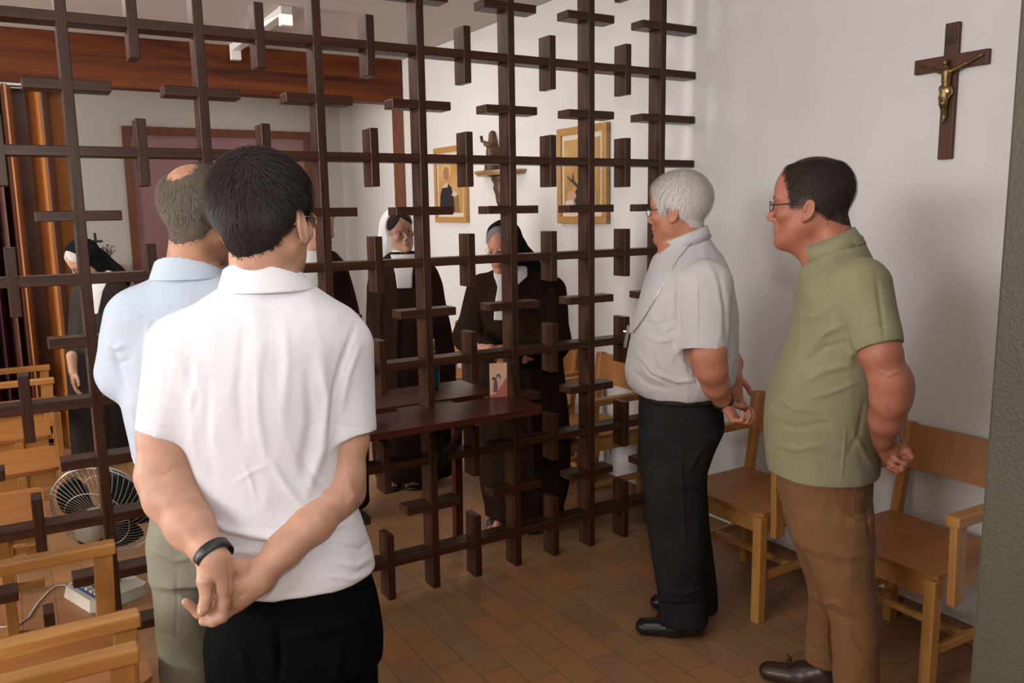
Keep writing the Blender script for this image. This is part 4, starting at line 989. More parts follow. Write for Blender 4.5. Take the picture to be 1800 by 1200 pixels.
def green_man():
    p = Person('person', 'person in an olive green polo shirt and brown trousers, profile against the white wall', (1.84, -1.45), 2.64)
    o = p.P(1455, 800); p.base[:] = (o[0], o[1], 0); p.root.location = p.base
    z = lambda u, v, dw=0: p.P(u, v, dw)[2]
    T = p.levels([(1440, 1516, 412, 0, .066), (1430, 1524, 432, 0, .085), (1414, 1536, 455, 0, .125), (1401, 1549, 480, 0, .170), (1397, 1560, 505, 0, .200), (1393, 1570, 540, 0, .215), (1386, 1574, 580, 0, .215), (1372, 1568, 620, 0, .210),
                  (1352, 1556, 665, 0, .208), (1344, 1548, 710, 0, .210), (1343, 1545, 760, 0, .208), (1346, 1548, 810, 0, .200), (1354, 1550, 860, 0, .195), (1358, 1550, 890, 0, .19)])
    hz = .5*(z(1350, 808)+z(1475, 866, -.19))
    S_ = Sdf(); S_.add(cut(loft(T, p.L, p.D, 2.2, 0, .006, z0=hz), -.53*p.L+np.array([0, 0, .85]), p.P(1462, 438, -.05), .006))
    for (a, r0, c, r1) in ((p.P(1514, 505, -.150), .082, p.P(1545, 612, -.215), .064), (p.P(1520, 505, .16), .080, p.P(1545, 612, .21), .062)):
        ax = unit(c-a); e = c+ax*.06; S_.add(cut(cap(a, e, r0, r1*.96), ax, c, .003), .035); S_.add(cap(c-ax*.03, e, r1*.92-.006, r1*.92-.006), 0, 's')
    m = cloth_mat('olive_green_pique', (.215, .20, .115), (.24, .225, .135), .9, 800, .3, .12)
    p.put('polo_shirt', S_, .0045, m, 1, cloth=(.0025, 8, (1, 1, .6), 6), wr=[([(1500, 480), (1482, 520), (1478, 560), (1500, 620)], 2.2, -.004), ([(1420, 620), (1450, 585), (1485, 570)], 5, .007), ([(1400, 650), (1450, 610), (1495, 600)], 5, -.005),
          ([(1400, 680), (1450, 650), (1500, 640)], 6, .006), ([(1480, 560), (1490, 610), (1510, 640)], 5, -.008), ([(1395, 520), (1410, 560), (1405, 620)], 5, .004), ([(1508, 600), (1545, 600), (1582, 590)], 1.2, -.0014),
          ([(1486, 745), (1484, 790), (1477, 850)], 2, .003), ([(1360, 780), (1400, 790), (1450, 782)], 5, .004), ([(1355, 740), (1400, 752), (1470, 740)], 6, -.004), ([(1540, 480), (1548, 540), (1556, 600)], 4, -.004), ([(1500, 760), (1520, 800), (1540, 830)], 5, .006), ([(1405, 560), (1440, 555), (1475, 530)], 4, .004), ([(1420, 700), (1460, 690), (1510, 670)], 4, .004), ([(1365, 700), (1400, 720), (1440, 722)], 4, .004), ([(1500, 590), (1530, 575), (1570, 570)], 3, -.003), ([(1452, 480), (1447, 505), (1432, 530)], 2, -.0025), ([(1520, 700), (1510, 760), (1490, 800)], 4, -.004)])
    # collar: a folded band, points to the front
    ax = unit(p.P(1452, 405)-p.P(1472, 455)); b = MB(); cc = p.P(1463, 436, 0)
    def ring(rx, ry, dz, n=36, a0=-150, a1=150): 
        zz = ax; x = unit(p.L-zz*(p.L@zz)); y = np.cross(zz, x); out = []
        for k in range(n+1):
            a = math.radians(a0+(a1-a0)*k/n); out.append(cc+x*math.cos(a)*rx+y*math.sin(a)*ry+zz*dz-p.base)
        return out
    R_ = [ring(.076, .072, .030), ring(.078, .074, .034), ring(.084, .084, .010), ring(.091, .097, -.020), ring(.086, .092, -.020), ring(.072, .068, .020)]
    V = [[b.bm.verts.new(Vector(q)) for q in r] for r in R_]
    for i in range(len(V)-1):
        for k in range(len(V[0])-1): b.bm.faces.new((V[i][k], V[i][k+1], V[i+1][k+1], V[i+1][k])).smooth = True
    b.build('shirt_collar', m, p.root)
    b = MB(); b.beam(p.P(1424, 466, -.02)-p.base, p.P(1408, 532, -.03)-p.base, .026, .008); b.build('button_placket', m, p.root)
    hips = p.levels([(1364, 1538, 800, 0, .172), (1366, 1536, 850, 0, .172), (1376, 1535, 895, 0, .170), (1385, 1536, 935, 0, .165)])
    near = p.levels([(1395, 1536, 900, -.085, .088), (1404, 1538, 950, -.085, .09), (1424, 1540, 1000, -.085, .088), (1446, 1544, 1050, -.085, .085), (1458, 1548, 1100, -.085, .080), (1462, 1548, 1160, -.085, .078), (1464, 1548, 1230, -.085, .078), (1466, 1546, 1290, -.085, .075)])
    far = p.levels([(1372, 1500, 890, .09, .085), (1386, 1500, 940, .10, .085), (1402, 1496, 985, .11, .082), (1418, 1492, 1030, .12, .078), (1420, 1488, 1080, .13, .074), (1416, 1484, 1120, .14, .072), (1413, 1482, 1152, .14, .070), (1413, 1482, 1160, .14, .07)])
    Q = Sdf(); Q.add(loft(hips, p.L, p.D, 2.2, 0, .01)); Q.add(loft(near, p.L, p.D, 2.2, 0, .01, z0=.04), .03); Q.add(loft(far, p.L, p.D, 2.2, 0, .01), .03)
    p.put('trousers', Q, .0055, cloth_mat('brown_chino_cotton', (.165, .078, .033), (.19, .092, .040), .9, 600, .3, .25), 1, cloth=(.003, 8, (1, 1, .6), 9), wr=[([(1378, 880), (1400, 930), (1408, 1000)], 2.5, -.007), ([(1400, 900), (1412, 960), (1422, 1020)], 4, .007),
          ([(1425, 1040), (1450, 1060), (1470, 1058), (1500, 1080)], 4, .012), ([(1430, 1060), (1460, 1075), (1500, 1095)], 4, -.008), ([(1462, 1060), (1460, 1120), (1466, 1180)], 3, -.008), ([(1475, 900), (1500, 915), (1530, 905)], 4, .007), ([(1440, 960), (1490, 980), (1530, 970)], 5, .005),
          ([(1418, 1120), (1440, 1135), (1462, 1160)], 4, .006), ([(1470, 1070), (1500, 1130), (1530, 1180)], 5, .005), ([(1520, 880), (1526, 920), (1533, 960)], 3, -.006)])
    brown = mat('dark_brown_moccasin_leather', (.035, .014, .010), .38)
    t_ = p.P(1478, 1196, .16); K = Sdf(); h_ = np.array([t_[0], t_[1], 0]); shoe(K, h_, -p.L+p.D*.10, .275, .1, .07)
    so, _ = p.put('shoe', K, .005, brown, 1, 0.0)
    b = MB(); q = h_-p.L*.16+np.array([0, 0, .092])-p.base
    for s in (-1, 1):
        b.tube([q, q+p.D*s*.02+np.array([0, 0, .012])-p.L*.012, q+p.D*s*.038-p.L*.005+np.array([0, 0, -.006]), q+p.D*s*.018, q], .0022, 6)
    b.build('shoelace', brown, so)
    t_ = p.P(1530, 1290, -.085); K = Sdf(); shoe(K, np.array([t_[0], t_[1], 0]), -p.L-p.D*.12, .275, .1, .07); p.put('shoe', K, .006, brown, 1, 0.0)
    H = Head(p.P(1422, 361, 0), p.az-math.radians(90-7), math.radians(3), 0, 1.07, 1.0, 1.0, .96)
    H.neck = cap(H.w(0, -.036, -.035), p.P(1470, 450, 0), .060, .070)
    B = Sdf(); B.add(loft(T, p.L, p.D, 2.2, -.018, .012, z0=hz+.03)); B.add(loft(hips, p.L, p.D, 2.2, -.018, .01), .03); B.add(loft(near, p.L, p.D, 2.2, -.022, .01), .03); B.add(loft(far, p.L, p.D, 2.2, -.022, .01), .03)
    B.add(H.skin()); B.add(H.neck, .03); B.add(cap(H.w(0, .050, -.090), p.P(1440, 450), .026, .050), .035)
    a1 = [p.P(1520, 520, -.16), p.P(1547, 618, -.215), p.P(1565, 672, -.215), p.P(1566, 700, -.205), p.P(1560, 735, -.16), p.P(1552, 772, -.09)]
    B.chain(a1, [.056, .0505, .0480, .0475, .0425, .032], .03); B.add(cap(p.P(1578, 665, -.20), p.P(1582, 678, -.195), .024), .04)
    a2 = [p.P(1525, 520, .16), p.P(1552, 620, .205), p.P(1572, 690, .18), p.P(1566, 775, .02)]; B.chain(a2, [.055, .052, .045, .030], .02)
    hand(B, a1[-1], p.L*.42+np.array([0, 0, -.65])+p.D*.35, -p.D*.8+p.L*.1, p.L*.8+np.array([0, 0, .5]), ((70, 75, 45),)*4, .95, tpts=((.020, .018, -.008), (.040, .040, -.024), (.042, .062, -.040), (.030, .078, -.052)))
    hand(B, a2[-1], p.L*.40+np.array([0, 0, -.50])-p.D*.55, p.L*.7-np.array([0, 0, .3]), np.array([0, 0, 1.0])+p.L*.3, ((60, 70, 45),)*4, .92)
    p.put('body', B, .004, skin_mat('sunburnt_skin', (.33, .12, .072), (.39, .15, .095)), 1, wr=[([(1360, 401), (1366, 403), (1372, 402)], 1.2, -.0015), ([(1545, 650), (1560, 660), (1585, 650)], 3, .003), ([(1578, 778), (1585, 790), (1578, 800)], 2, -.003)])
    eye_parts(p, H)
    b = MB(); b.tube([H.w(-.014, .091, .026)-p.base, H.w(-.032, .083, .030)-p.base, H.w(-.048, .072, .024)-p.base], [.003, .0045, .002], 8); b.build('eyebrow', mat('dark_brow', (.03, .02, .015), .7), p.root)
    glasses(p, H, mat('dark_blue_rim', (.015, .018, .035), .3, .3), (.021, .014), .0016)
    HG = hairline([-.12, -.055, -.035, -.012, .012, .018, .032, .040, .050, .075, .1], [-.070, -.066, -.025, .022, .022, .012, .004, .052, .090, .15, .15], .022)
    def mk(x, y, z_):
        thin = np.clip(((x/.034)**2+((y+.010)/.060)**2+((z_-.128)/.040)**2-1)*1.2, -.35, 1)
        return np.minimum(HG(x, y, z_), thin)
    hair_part(p, H, mk, .0085, hairmat('dark_greying_hair', (.026, .017, .013), (.075, .052, .042)), .004, 12000, mat('dark_grey_strand', (.045, .033, .028), .6, spec=.25), crown=(0, -.06, .12), length=.015, lift=.002, width=.0010, seed=5)
    W_, F_ = strands('h', H, np.array([H.w(x, y, .130-.9*((x/.075)**2+((y+.016)/.098)**2)*.045) for x in np.linspace(-.055, .055, 24) for y in np.linspace(-.075, .045, 30)]), 900, None, lambda x, y, z_: np.ones_like(x), crown=(0, .12, .16), length=.045, lift=.0025, width=.0009, seed=8)
    W2, F2 = strands('h', H, np.array([H.w(sx*(.066+.010*((z_-.03)/.05)), y, z_) for sx in (-1, 1) for y in np.linspace(-.005, .040, 22) for z_ in np.linspace(.002, .062, 24)]), 2200, None, lambda x, y, z_: np.ones_like(x), crown=(0, .06, .13), length=.012, lift=.010, width=.0009, seed=12)
    quads('temple_hair', W2, F2, mat('grey_temple_hair', (.17, .13, .115), .6, spec=.2), p.root, p.base)
    quads('combed_hair', W_, F_, bpy.data.materials['dark_grey_strand'], p.root, p.base)
    return p
green_man()


# ---- the sisters behind the grille
M['habit'] = cloth_mat('dark_brown_habit_wool', (.020, .011, .008), (.028, .016, .011), .95, 500, .3, .25)
M['habit_grey'] = cloth_mat('charcoal_brown_cloak', (.026, .022, .020), (.036, .031, .028), .95, 500, .3, .3)
M['veil'] = cloth_mat('black_veil', (.008, .008, .009), (.013, .013, .015), .9, 600, .2, .2)
M['veil_white'] = cloth_mat('white_veil', (.62, .61, .63), (.68, .67, .69), .9, 600, .2, .2)
M['guimpe'] = cloth_mat('white_collar_cotton', (.62, .62, .63), (.68, .68, .69), .9, 600, .2, .1)
def nun(label, xy, r0, rows, head, neck_to, bib, veil, habit='habit', hrows=None, arms=(), hands=(), feet=(), face=None, folds=(), veil_m='veil', veil_cut=.034, skin=None, browcol=(.05, .03, .02), gl=None, extra=None, tilt=0.0, veil_ops=()):
    p = Person('person', label, xy, r0); p.base[:] = (*(CAM+p.D*r0)[:2], 0)
    o = p.P(rows[len(rows)//2][0]*.5+rows[len(rows)//2][1]*.5, 700); p.base[:] = (o[0], o[1], 0); p.root.location = p.base
    z = lambda u, v, dw=0: p.P(u, v, dw)[2]
    T = p.levels(rows); Tz = sorted(T); lowest = Tz[0]
    body = loft(T, p.L, p.D, 2.1, 0, .02, z0=.045); S_ = Sdf(); S_.add(body)
    for a, b_, r1, r2 in arms: S_.add(cap(p.P(*a), p.P(*b_), r1, r2), .05)
    p.put('habit', S_, .0065, M[habit], 1, cloth=(.006, 7, (1, 1, .18), 4), wr=list(folds))
    cu, cv, dw, az, pitch, roll, sc_ = head
    H = Head(p.P(cu, cv, dw), p.az+math.radians(az), math.radians(pitch), math.radians(roll), sc_, .97, .9, 0)
    nk = p.P(*neck_to); H.neck = cap(H.w(0, -.03, -.04), nk, .047, .052)
    B = Sdf(); B.add(H.skin()); B.add(H.neck, .025); B.add(loft(T, p.L, p.D, 2.1, -.03, .02, z0=.08))
    for h in hands:
        wv, fdv, bk, th, cl = h[:5]; w_ = p.P(*wv); hand(B, w_, p.L*fdv[0]+p.D*fdv[1]+np.array([0, 0, fdv[2]]), p.L*bk[0]+p.D*bk[1]+np.array([0, 0, bk[2]]), p.L*th[0]+p.D*th[1]+np.array([0, 0, th[2]]), (cl,)*4, .88)
        if len(h) > 5: B.add(cap(w_, p.P(*h[5]), .026, .032), .015)
    for f in feet:
        t_ = p.P(*f); t_[2] = 0; up_ = np.array([0, 0, 1.0]); fd = -p.D+p.L*(-.15)
        B.add(cap(t_+up_*.08-fd*.10, t_+up_*.035+fd*.01, .030, .024), .01)
        for k in range(5): 
            sx = np.cross(fd, up_); B.add(cap(t_+up_*.028+sx*(.034-.015*k), t_+up_*.024+fd*(.045-.005*k)+sx*(.038-.016*k), .011, .008+.002*(k == 0)), .005)
        B.add(cap(t_+up_*.12-fd*.10, t_+up_*.25-fd*.10, .032), .02)
        K = Sdf(); K.add(cap(t_+up_*.012-fd*.14, t_+up_*.012+fd*.03, .040, .048, (up_, 3.6)), .01)
        band_ = cap(t_+up_*.036-np.cross(fd, up_)*.036-fd*.005, t_+up_*.036+np.cross(fd, up_)*.036-fd*.005, .024, .024); K.add(band_, .006)
        K.add(cap(t_+up_*.055-np.cross(fd, up_)*.030-fd*.085, t_+up_*.055+np.cross(fd, up_)*.030-fd*.085, .024), .006)
        p.put('sandal', K, .004, mat('black_sandal', (.010, .010, .010), .4), 1, 0.0)
    bo, _ = p.put('body', B, .004, skin or SK_TAN, 1)
    eye_parts(p, H); bm_ = mat('brow_hair', browcol, .8)
    for s in (-1, 1):
        b = MB(); b.tube([H.w(s*.013, .0905, .024)-p.base, H.w(s*.030, .084, .031)-p.base, H.w(s*.047, .070, .024)-p.base], [.0014, .0022, .0010], 6); b.build('eyebrow', bm_, p.root)
    b = MB()
    for s in (-1, 0, 1): pass
    lp = [H.w(x, .0955-abs(x)*.25, -.0655+abs(x)*.10) for x in (-.021, -.012, 0, .012, .021)]; b.tube([q-p.base for q in lp], [.0012, .0035, .0042, .0035, .0012], 8); b.build('lips', mat('lips_red', (.34, .11, .09), .5), p.root)
    # hair band at the forehead
    if face: face(p, H)
    # veil: cap over the skull behind the brow plus the drape down the back
    V_ = Sdf(); cutp = lambda x, y, z_: np.clip((veil_cut+.25*(z_-.09)-y)/.012, -1, 1)*np.clip((z_+.12)/.02, 0, 1)
    V_.add(H.shell(cutp, .016))
    for a, b_, r1, r2, fl in veil: V_.add(cap(p.P(*a), p.P(*b_), r1, r2, (p.D, fl)), .03)
    for q in veil_ops: V_.add(*q(p, H))
    Vp, VF = V_.mesh(.0055); Vp = relax(Vp, VF, 1); Vp = ripple(Vp, VF, .003, 9, (1, 1, .3), 7)
    q = (Vp-H.c)@H.R/H.s; q[:, 0] /= H.wide; keep = ~((cutp(q[:, 0], q[:, 1], q[:, 2]) < -.6) & (head_base(q[:, 0], q[:, 1], q[:, 2]) < .002)); rm = np.cumsum(keep)-1; VF = rm[VF[keep[VF].all(1)]]
    quads('veil', Vp[keep], VF, M[veil_m], p.root, p.base)
    # white collar and bib
    G_ = Sdf(); cz, cx, ch = [], [], []
    for (uc, v, half) in bib:
        q = p.P(uc, v, 0); cz.append(q[2]); cx.append(q@p.L); ch.append(half)
    o_ = np.argsort(cz); cz = np.array(cz)[o_]; cx = np.array(cx)[o_]; ch = np.array(ch)[o_]
    G_.add(patch(body, p.L, (cz, cx), (cz, ch), .007, np.array([-p.D[0], -p.D[1], float(-p.D[:2]@(p.base[:2]+p.D[:2]*0.0))]), cz[0], cz[-1]))
    G_.add(cut(cut((lambda X, Y, Z, n_=H.neck[0]: n_(X, Y, Z)-.006, H.neck[1]-.006, H.neck[2]+.006), unit(H.c-nk), nk+unit(H.c-nk)*.055, .003), -unit(H.c-nk), nk-unit(H.c-nk)*.03), .01)
    p.put('white_collar', G_, .004, M['guimpe'], 1)
    if gl: glasses(p, H, *gl)
    if extra: extra(p, H)
    return p
def face_band(col, y=.02):  # sisters' hair under the veil
    def f(p, H):
        m_ = lambda x, yy, z_: np.minimum(np.clip((z_-(.096-.95*np.abs(x)))/.010, -1, 1), np.clip((z_-.025)/.02, -1, 1))
        hair_part(p, H, m_, .006, hairmat('sister_hair', col, tuple(min(1, c*1.6) for c in col)), .004, 1500, None, crown=(0, .10, .10), length=.02, lift=.001, width=.0009, seed=9)
    return f
thin = lambda name, c, r=.25, me=.9: mat(name, c, r, me)
# sister with the white veil, smiling
nun('smiling person in round glasses, white veil and dark brown habit, standing beyond the grille', (1.55, 1.25), 4.93,
    [(684, 732, 440, 0, .05), (672, 742, 452, 0, .08), (655, 762, 466, 0, .105), (645, 776, 490, 0, .13), (643, 784, 530, 0, .145), (643, 794, 580, 0, .15), (645, 801, 640, 0, .16), (650, 800, 720, 0, .165), (655, 800, 800, 0, .17), (660, 798, 838, 0, .17)],
    (703, 407, 0, 180-18, 6, 14, .97), (708, 455, 0), [(709, 446, .075), (708, 462, .06), (709, 480, .048), (710, 503, .042)],
    [((693, 400, .05), (682, 448, .07), .085, .075, 1.3)], folds=[([(672, 480), (668, 560), (672, 660)], 4, .008), ([(760, 480), (768, 560), (775, 650)], 4, .010), ([(700, 520), (698, 620), (702, 760)], 5, .008), ([(740, 520), (742, 620), (748, 780)], 5, -.008)],
    veil_m='veil_white', veil_cut=.028, skin=SK_PALE, face=face_band((.02, .014, .012)), browcol=(.02, .014, .012), gl=(thin('thin_brown_wire', (.25, .16, .12)), (.021, .020), .0008), feet=((690, 848, -.10), (728, 848, -.10)))
# elderly sister with folded hands
nun('older person in a black veil and brown habit with folded hands, behind the table', (1.9, .55), 4.19,
    [(868, 925, 470, 0, .06), (852, 948, 482, 0, .09), (836, 966, 496, 0, .12), (826, 978, 520, 0, .14), (824, 984, 560, 0, .155), (826, 988, 610, 0, .165), (834, 994, 660, 0, .165), (838, 1000, 720, 0, .17), (842, 1004, 800, 0, .17), (846, 1000, 860, 0, .17), (852, 992, 885, 0, .165)],
    (885, 437, -.02, 180+26, 10, 0, .98), (896, 490, 0), [(897, 466, .085), (897, 484, .082), (890, 500, .045), (887, 530, .050), (886, 556, .052)],
    [((900, 440, .06), (912, 490, .09), .085, .115, 1.25), ((912, 470, .09), (925, 500, .12), .11, .15, 1.6)],
    arms=[((845, 505, -.02), (822, 592, -.06), .060, .066), ((822, 592, -.06), (862, 615, -.22), .068, .055), ((972, 510, -.02), (975, 600, -.06), .07, .078), ((975, 600, -.06), (915, 628, -.22), .075, .055)],
    hands=[((862, 614, -.25), (1, -.15, .02), (-.2, -.3, .9), (.1, -.9, -.2), (25, 40, 25), (845, 610, -.20)), ((920, 630, -.25), (-1, -.1, .0), (.2, -.9, .3), (-.1, .1, 1), (30, 40, 25), (935, 625, -.2))],
    folds=[([(850, 640), (848, 720), (852, 840)], 4, .009), ([(930, 640), (935, 740), (940, 860)], 5, .010), ([(965, 640), (975, 740), (980, 850)], 5, -.010), ([(842, 540), (850, 570), (848, 600)], 4, -.006)],
    skin=SK_RED, face=face_band((.16, .15, .15)), gl=(thin('pale_wire', (.8, .65, .55)), (.021, .015), .0010), feet=((875, 905, -.10), (934, 905, -.10)))
# sister half hidden behind the polo shirt
nun('person in dark habit with white collar, mostly hidden behind the person in white polo', (1.1, .95), 4.45,
    [(535, 590, 440, 0, .06), (520, 598, 450, 0, .09), (508, 608, 462, 0, .12), (502, 618, 490, 0, .14), (494, 628, 530, 0, .15), (486, 636, 570, 0, .16), (480, 641, 620, 0, .165), (478, 646, 700, 0, .17), (478, 650, 800, 0, .17), (482, 648, 860, 0, .165)],
    (556, 400, 0, 126, 8, 0, .98), (552, 460, 0), [(548, 440, .085), (545, 460, .075), (548, 480, .05), (552, 500, .035)],
    [((538, 395, .05), (520, 455, .08), .06, .055, 1.3)], skin=SK_TAN, face=face_band((.05, .04, .04)), gl=(thin('pale_wire_rim', (.8, .75, .7)), (.021, .015), .0010), feet=((545, 885, -.10), (590, 885, -.10)))
# bowed sister at the far left
nun('bowed person in a black veil and long dark cloak with glasses, before the folding partition', (.15, 3.0), 6.10,
    [(150, 196, 478, 0, .06), (136, 212, 490, 0, .10), (124, 224, 506, 0, .13), (120, 232, 540, 0, .15), (119, 238, 600, 0, .165), (118, 244, 680, 0, .17), (122, 248, 760, 0, .175), (126, 250, 810, 0, .18)],
    (149, 460, -.03, 180+62, 34, 0, 1.02), (176, 482, 0), [(178, 468, .085), (172, 484, .070), (166, 510, .045), (163, 548, .028)],
    [((170, 455, .03), (196, 486, .07), .075, .085, 1.2), ((180, 462, .04), (214, 492, .08), .05, .06, 1.1)], habit='habit_grey',
    hands=[((128, 652, -.20), (-.05, -.2, -1), (-1, -.2, 0), (.1, -1, 0), (15, 20, 15), (126, 625, -.18))], folds=[([(140, 520), (136, 620), (140, 780)], 4, .010), ([(160, 560), (158, 680), (162, 800)], 4, .010), ([(185, 540), (190, 660), (195, 790)], 4, -.010)],
    skin=SK_PALE, face=face_band((.40, .38, .37)), browcol=(.3, .28, .27), gl=(mat('dark_rim', (.04, .03, .03), .3), (.022, .015), .0016), feet=((140, 835, -.10),), veil_cut=.045)
# ------------------------------------------------------------------ floor fan (local: blades face +Y)
def floor_fan():
    t = thing('desk_fan', 'white electric fan with a wire cage on the floor behind the grille at left', 'fan', (.02, .735, 0), -1.22)
    cream = noisy('cream_plastic', (.58, .55, .47), (.62, .59, .50), 5, .35); wire = mat('chrome_wire', (.60, .58, .54), .35, .6)
    b = MB(); b.prism([(-.12, -.13), (.12, -.13), (.15, -.10), (.15, .10), (.12, .13), (-.12, .13), (-.15, .10), (-.15, -.10)], 0, .045); b.bevel(.010, 3)
    for v in b.bm.verts:
        if v.co.z > .03: v.co.x *= .93; v.co.y *= .93; v.co.z += -.10*(v.co.y-.0)*0.25
    b.build('base', cream, t)
    b = MB(); b.prism([(-.11, -.10), (.11, -.10), (.11, -.045), (-.11, -.045)], .0475, .050); b.build('control_panel', mat('blue_panel', (.03, .09, .26), .35), t)
    for k in range(5):
        b = MB(); x = -.085+k*.042; b.box(x-.014, x+.014, -.088, -.058, .050, .058); b.bevel(.003); b.build('button', mat('ivory_button', (.6, .58, .5), .4), t)
    b = MB(); b.tube([(0, .03, .04), (0, .03, .10), (0, .03, .20)], [.035, .020, .018], 14); b.build('neck', cream, t)
    hz = .375; tilt = .30
    R_ = Matrix.Rotation(.66, 4, 'Z')@Matrix.Rotation(tilt, 4, 'X'); c0 = Vector((0, .02, hz))
    T_ = lambda x, y, z: c0+R_@Vector((x, y, z))
    assert True
    b = MB(); prof = [(.02, -.17), (.052, -.16), (.060, -.13), (.060, -.06), (.045, -.035)]; n = 20; rings = []
    for r, y in prof: rings.append([b.bm.verts.new(T_(r*math.cos(2*PI*k/n), y, r*math.sin(2*PI*k/n))) for k in range(n)])
    for A, B_ in zip(rings[:-1], rings[1:]):
        for k in range(n): b.bm.faces.new((A[k], A[(k+1) % n], B_[(k+1) % n], B_[k])).smooth = True
    b.bm.faces.new(rings[0]); b.bm.faces.new(rings[-1]); b.build('motor_housing', cream, t)
    dark = mat('smoked_blade_plastic', (.006, .007, .008), .45, spec=.2)
    for q in range(3):
        b = MB(); a0 = q*2*PI/3+.5; rows = []
        for i in range(9):
            r = .03+.175*i/8; wd = .50+.34*math.sin(PI*i/8*.8)
            rows.append([b.bm.verts.new(T_(r*math.cos(a0+wd*(j/6-.5)*2), .0+.030*(j/6-.5)*2, r*math.sin(a0+wd*(j/6-.5)*2))) for j in range(7)])
        for i in range(8):
            for j in range(6): b.bm.faces.new((rows[i][j], rows[i][j+1], rows[i+1][j+1], rows[i+1][j])).smooth = True
        o = b.build('blade', dark, t); md = o.modifiers.new('thick', 'SOLIDIFY'); md.thickness = .002
    b = MB(); b.tube([T_(0, -.03, 0), T_(0, .03, 0), T_(0, .04, 0)], [.032, .032, .018], 18); b.build('hub', cream, t)
    Rr = .222
    def prof_pt(s_, a, side):   # side +1 front dome, -1 back dome
        r = Rr*(1-s_)+.045*s_; y = side*(.012+.058*math.sin(min(1, s_*1.5)*PI/2))
        return T_(r*math.cos(a), y, r*math.sin(a))
    for side, nm in ((1, 'front_guard'), (-1, 'rear_guard')):
        b = MB()
        for k in range(54):
            a = 2*PI*k/54; b.tube([prof_pt(s_, a+s_*.5*side, side) for s_ in (-.015, .0, .12, .3, .5, .75, 1.0)], .00095, 4)
        b.tube([T_(Rr*math.cos(2*PI*k/48), side*.008, Rr*math.sin(2*PI*k/48)) for k in range(48)], .0034, 6, closed=True)
        b.tube([T_(  .136*math.cos(2*PI*k/40), side*.068,   .136*math.sin(2*PI*k/40)) for k in range(40)], .0018, 5, closed=True)
        b.tube([T_(.046*math.cos(2*PI*k/24), side*.070, .046*math.sin(2*PI*k/24)) for k in range(24)], .0024, 5, closed=True)
        b.build(nm, wire, t)
    b = MB(); b.tube([T_(0, .066, 0), T_(0, .074, 0)], .045, 24); b.build('badge', cream, t)
    return t
floor_fan()
b = MB(); pts = []
fl = [(128, 1036), (112, 1028), (98, 1030), (86, 1038), (66, 1060), (50, 1085), (30, 1098), (5, 1102), (-20, 1098), (-60, 1080)]
def floorpt(u, v, z=.004):
    d = FW+RT*(u-900)/F_PX-UP*(v-600)/F_PX; return Vector(CAM+d*(z-CAM[2])/d[2])
b.tube([floorpt(*q) for q in fl], .0036, 6)
tag(b.build('power_cord', mat('white_cable', (.62, .60, .55), .4)), 'thin white power cord curling over the tiles from the fan', 'cord')

# ------------------------------------------------------------------ wall crucifix
def crucifix():
    t = thing('crucifix', 'dark wooden crucifix with a bronze figure, high on the white wall at right', 'crucifix', (XW, -1.297, 2.015))
    wm = wood('crucifix_wood', (.055, .016, .007), (.10, .030, .013), (20, 20, 3), .55, 0, .05)
    b = MB(); b.box(-.020, -.001, -.0255, .0255, -.235, .235); b.bevel(.003); b.build('cross_upright', wm, t)
    b = MB(); b.box(-.0205, -.001, -.136, .136, .075, .126); b.bevel(.003); b.build('cross_arm', wm, t)
    br = noisy('aged_bronze', (.13, .085, .035), (.23, .16, .065), 40, .42, .2, 120, .001, .5, 0, .9)
    b = MB(); b.box(-.024, -.020, -.019, .019, .162, .208); b.bevel(.002); b.build('title_plate', noisy('dark_bronze', (.05, .03, .02), (.09, .055, .03), 60, .5, .4, 200, .002, .5, 0, .7), t)
    S_ = Sdf(); o = np.array([XW-.036, -1.297, 2.015]); W_ = lambda y, z, x=0: o+np.array([x, y, z])
    S_.add(ell(W_(.004, .098, -.004), (.011, .0105, .0145))); S_.add(cap(W_(.002, .085), W_(0, .068), .006, .007), .006)
    S_.add(cap(W_(0, .066), W_(0, .038), .0165, .014), .008); S_.add(cap(W_(0, .04), W_(-.002, .008), .0130, .0135), .008)
    for s in (-1, 1):
        S_.chain([W_(s*.014, .066), W_(s*.062, .084, .004), W_(s*.112, .104, .009)], [.0075, .0055, .0045], .006)
        S_.add(cap(W_(s*.112, .104, .009), W_(s*.122, .108, .009), .0055, .003), .003)
    S_.chain([W_(.006, .0, 0), W_(.004, -.042, -.010), W_(.003, -.088, .004)], [.0115, .0095, .006], .006)
    S_.chain([W_(-.006, .0, 0), W_(-.003, -.042, -.008), W_(-.001, -.088, .004)], [.0115, .0095, .006], .006)
    S_.add(cap(W_(.001, -.088, .004), W_(.001, -.106, -.004), .007, .005), .004)
    p_, F_ = S_.mesh(.0022); quads('corpus', relax(p_, F_, 1), F_, br, t, (XW, -1.297, 2.015))
    S_ = Sdf(); S_.add(cap(W_(-.008, .006), W_(.009, .010), .0150, .0155), .004); S_.add(cap(W_(0, .0), W_(.001, -.018), .0165, .0165), .008); S_.add(cap(W_(.016, .008), W_(.020, -.030), .006, .0045), .005); S_.add(cap(W_(-.012, -.004), W_(.010, -.020), .015, .014), .005)
    p_, F_ = S_.mesh(.0022); quads('loincloth', relax(p_, F_, 1), F_, noisy('polished_bronze', (.30, .22, .10), (.44, .33, .16), 40, .3, .3, 150, .001, .5, 0, .9), t, (XW, -1.297, 2.015))
crucifix()

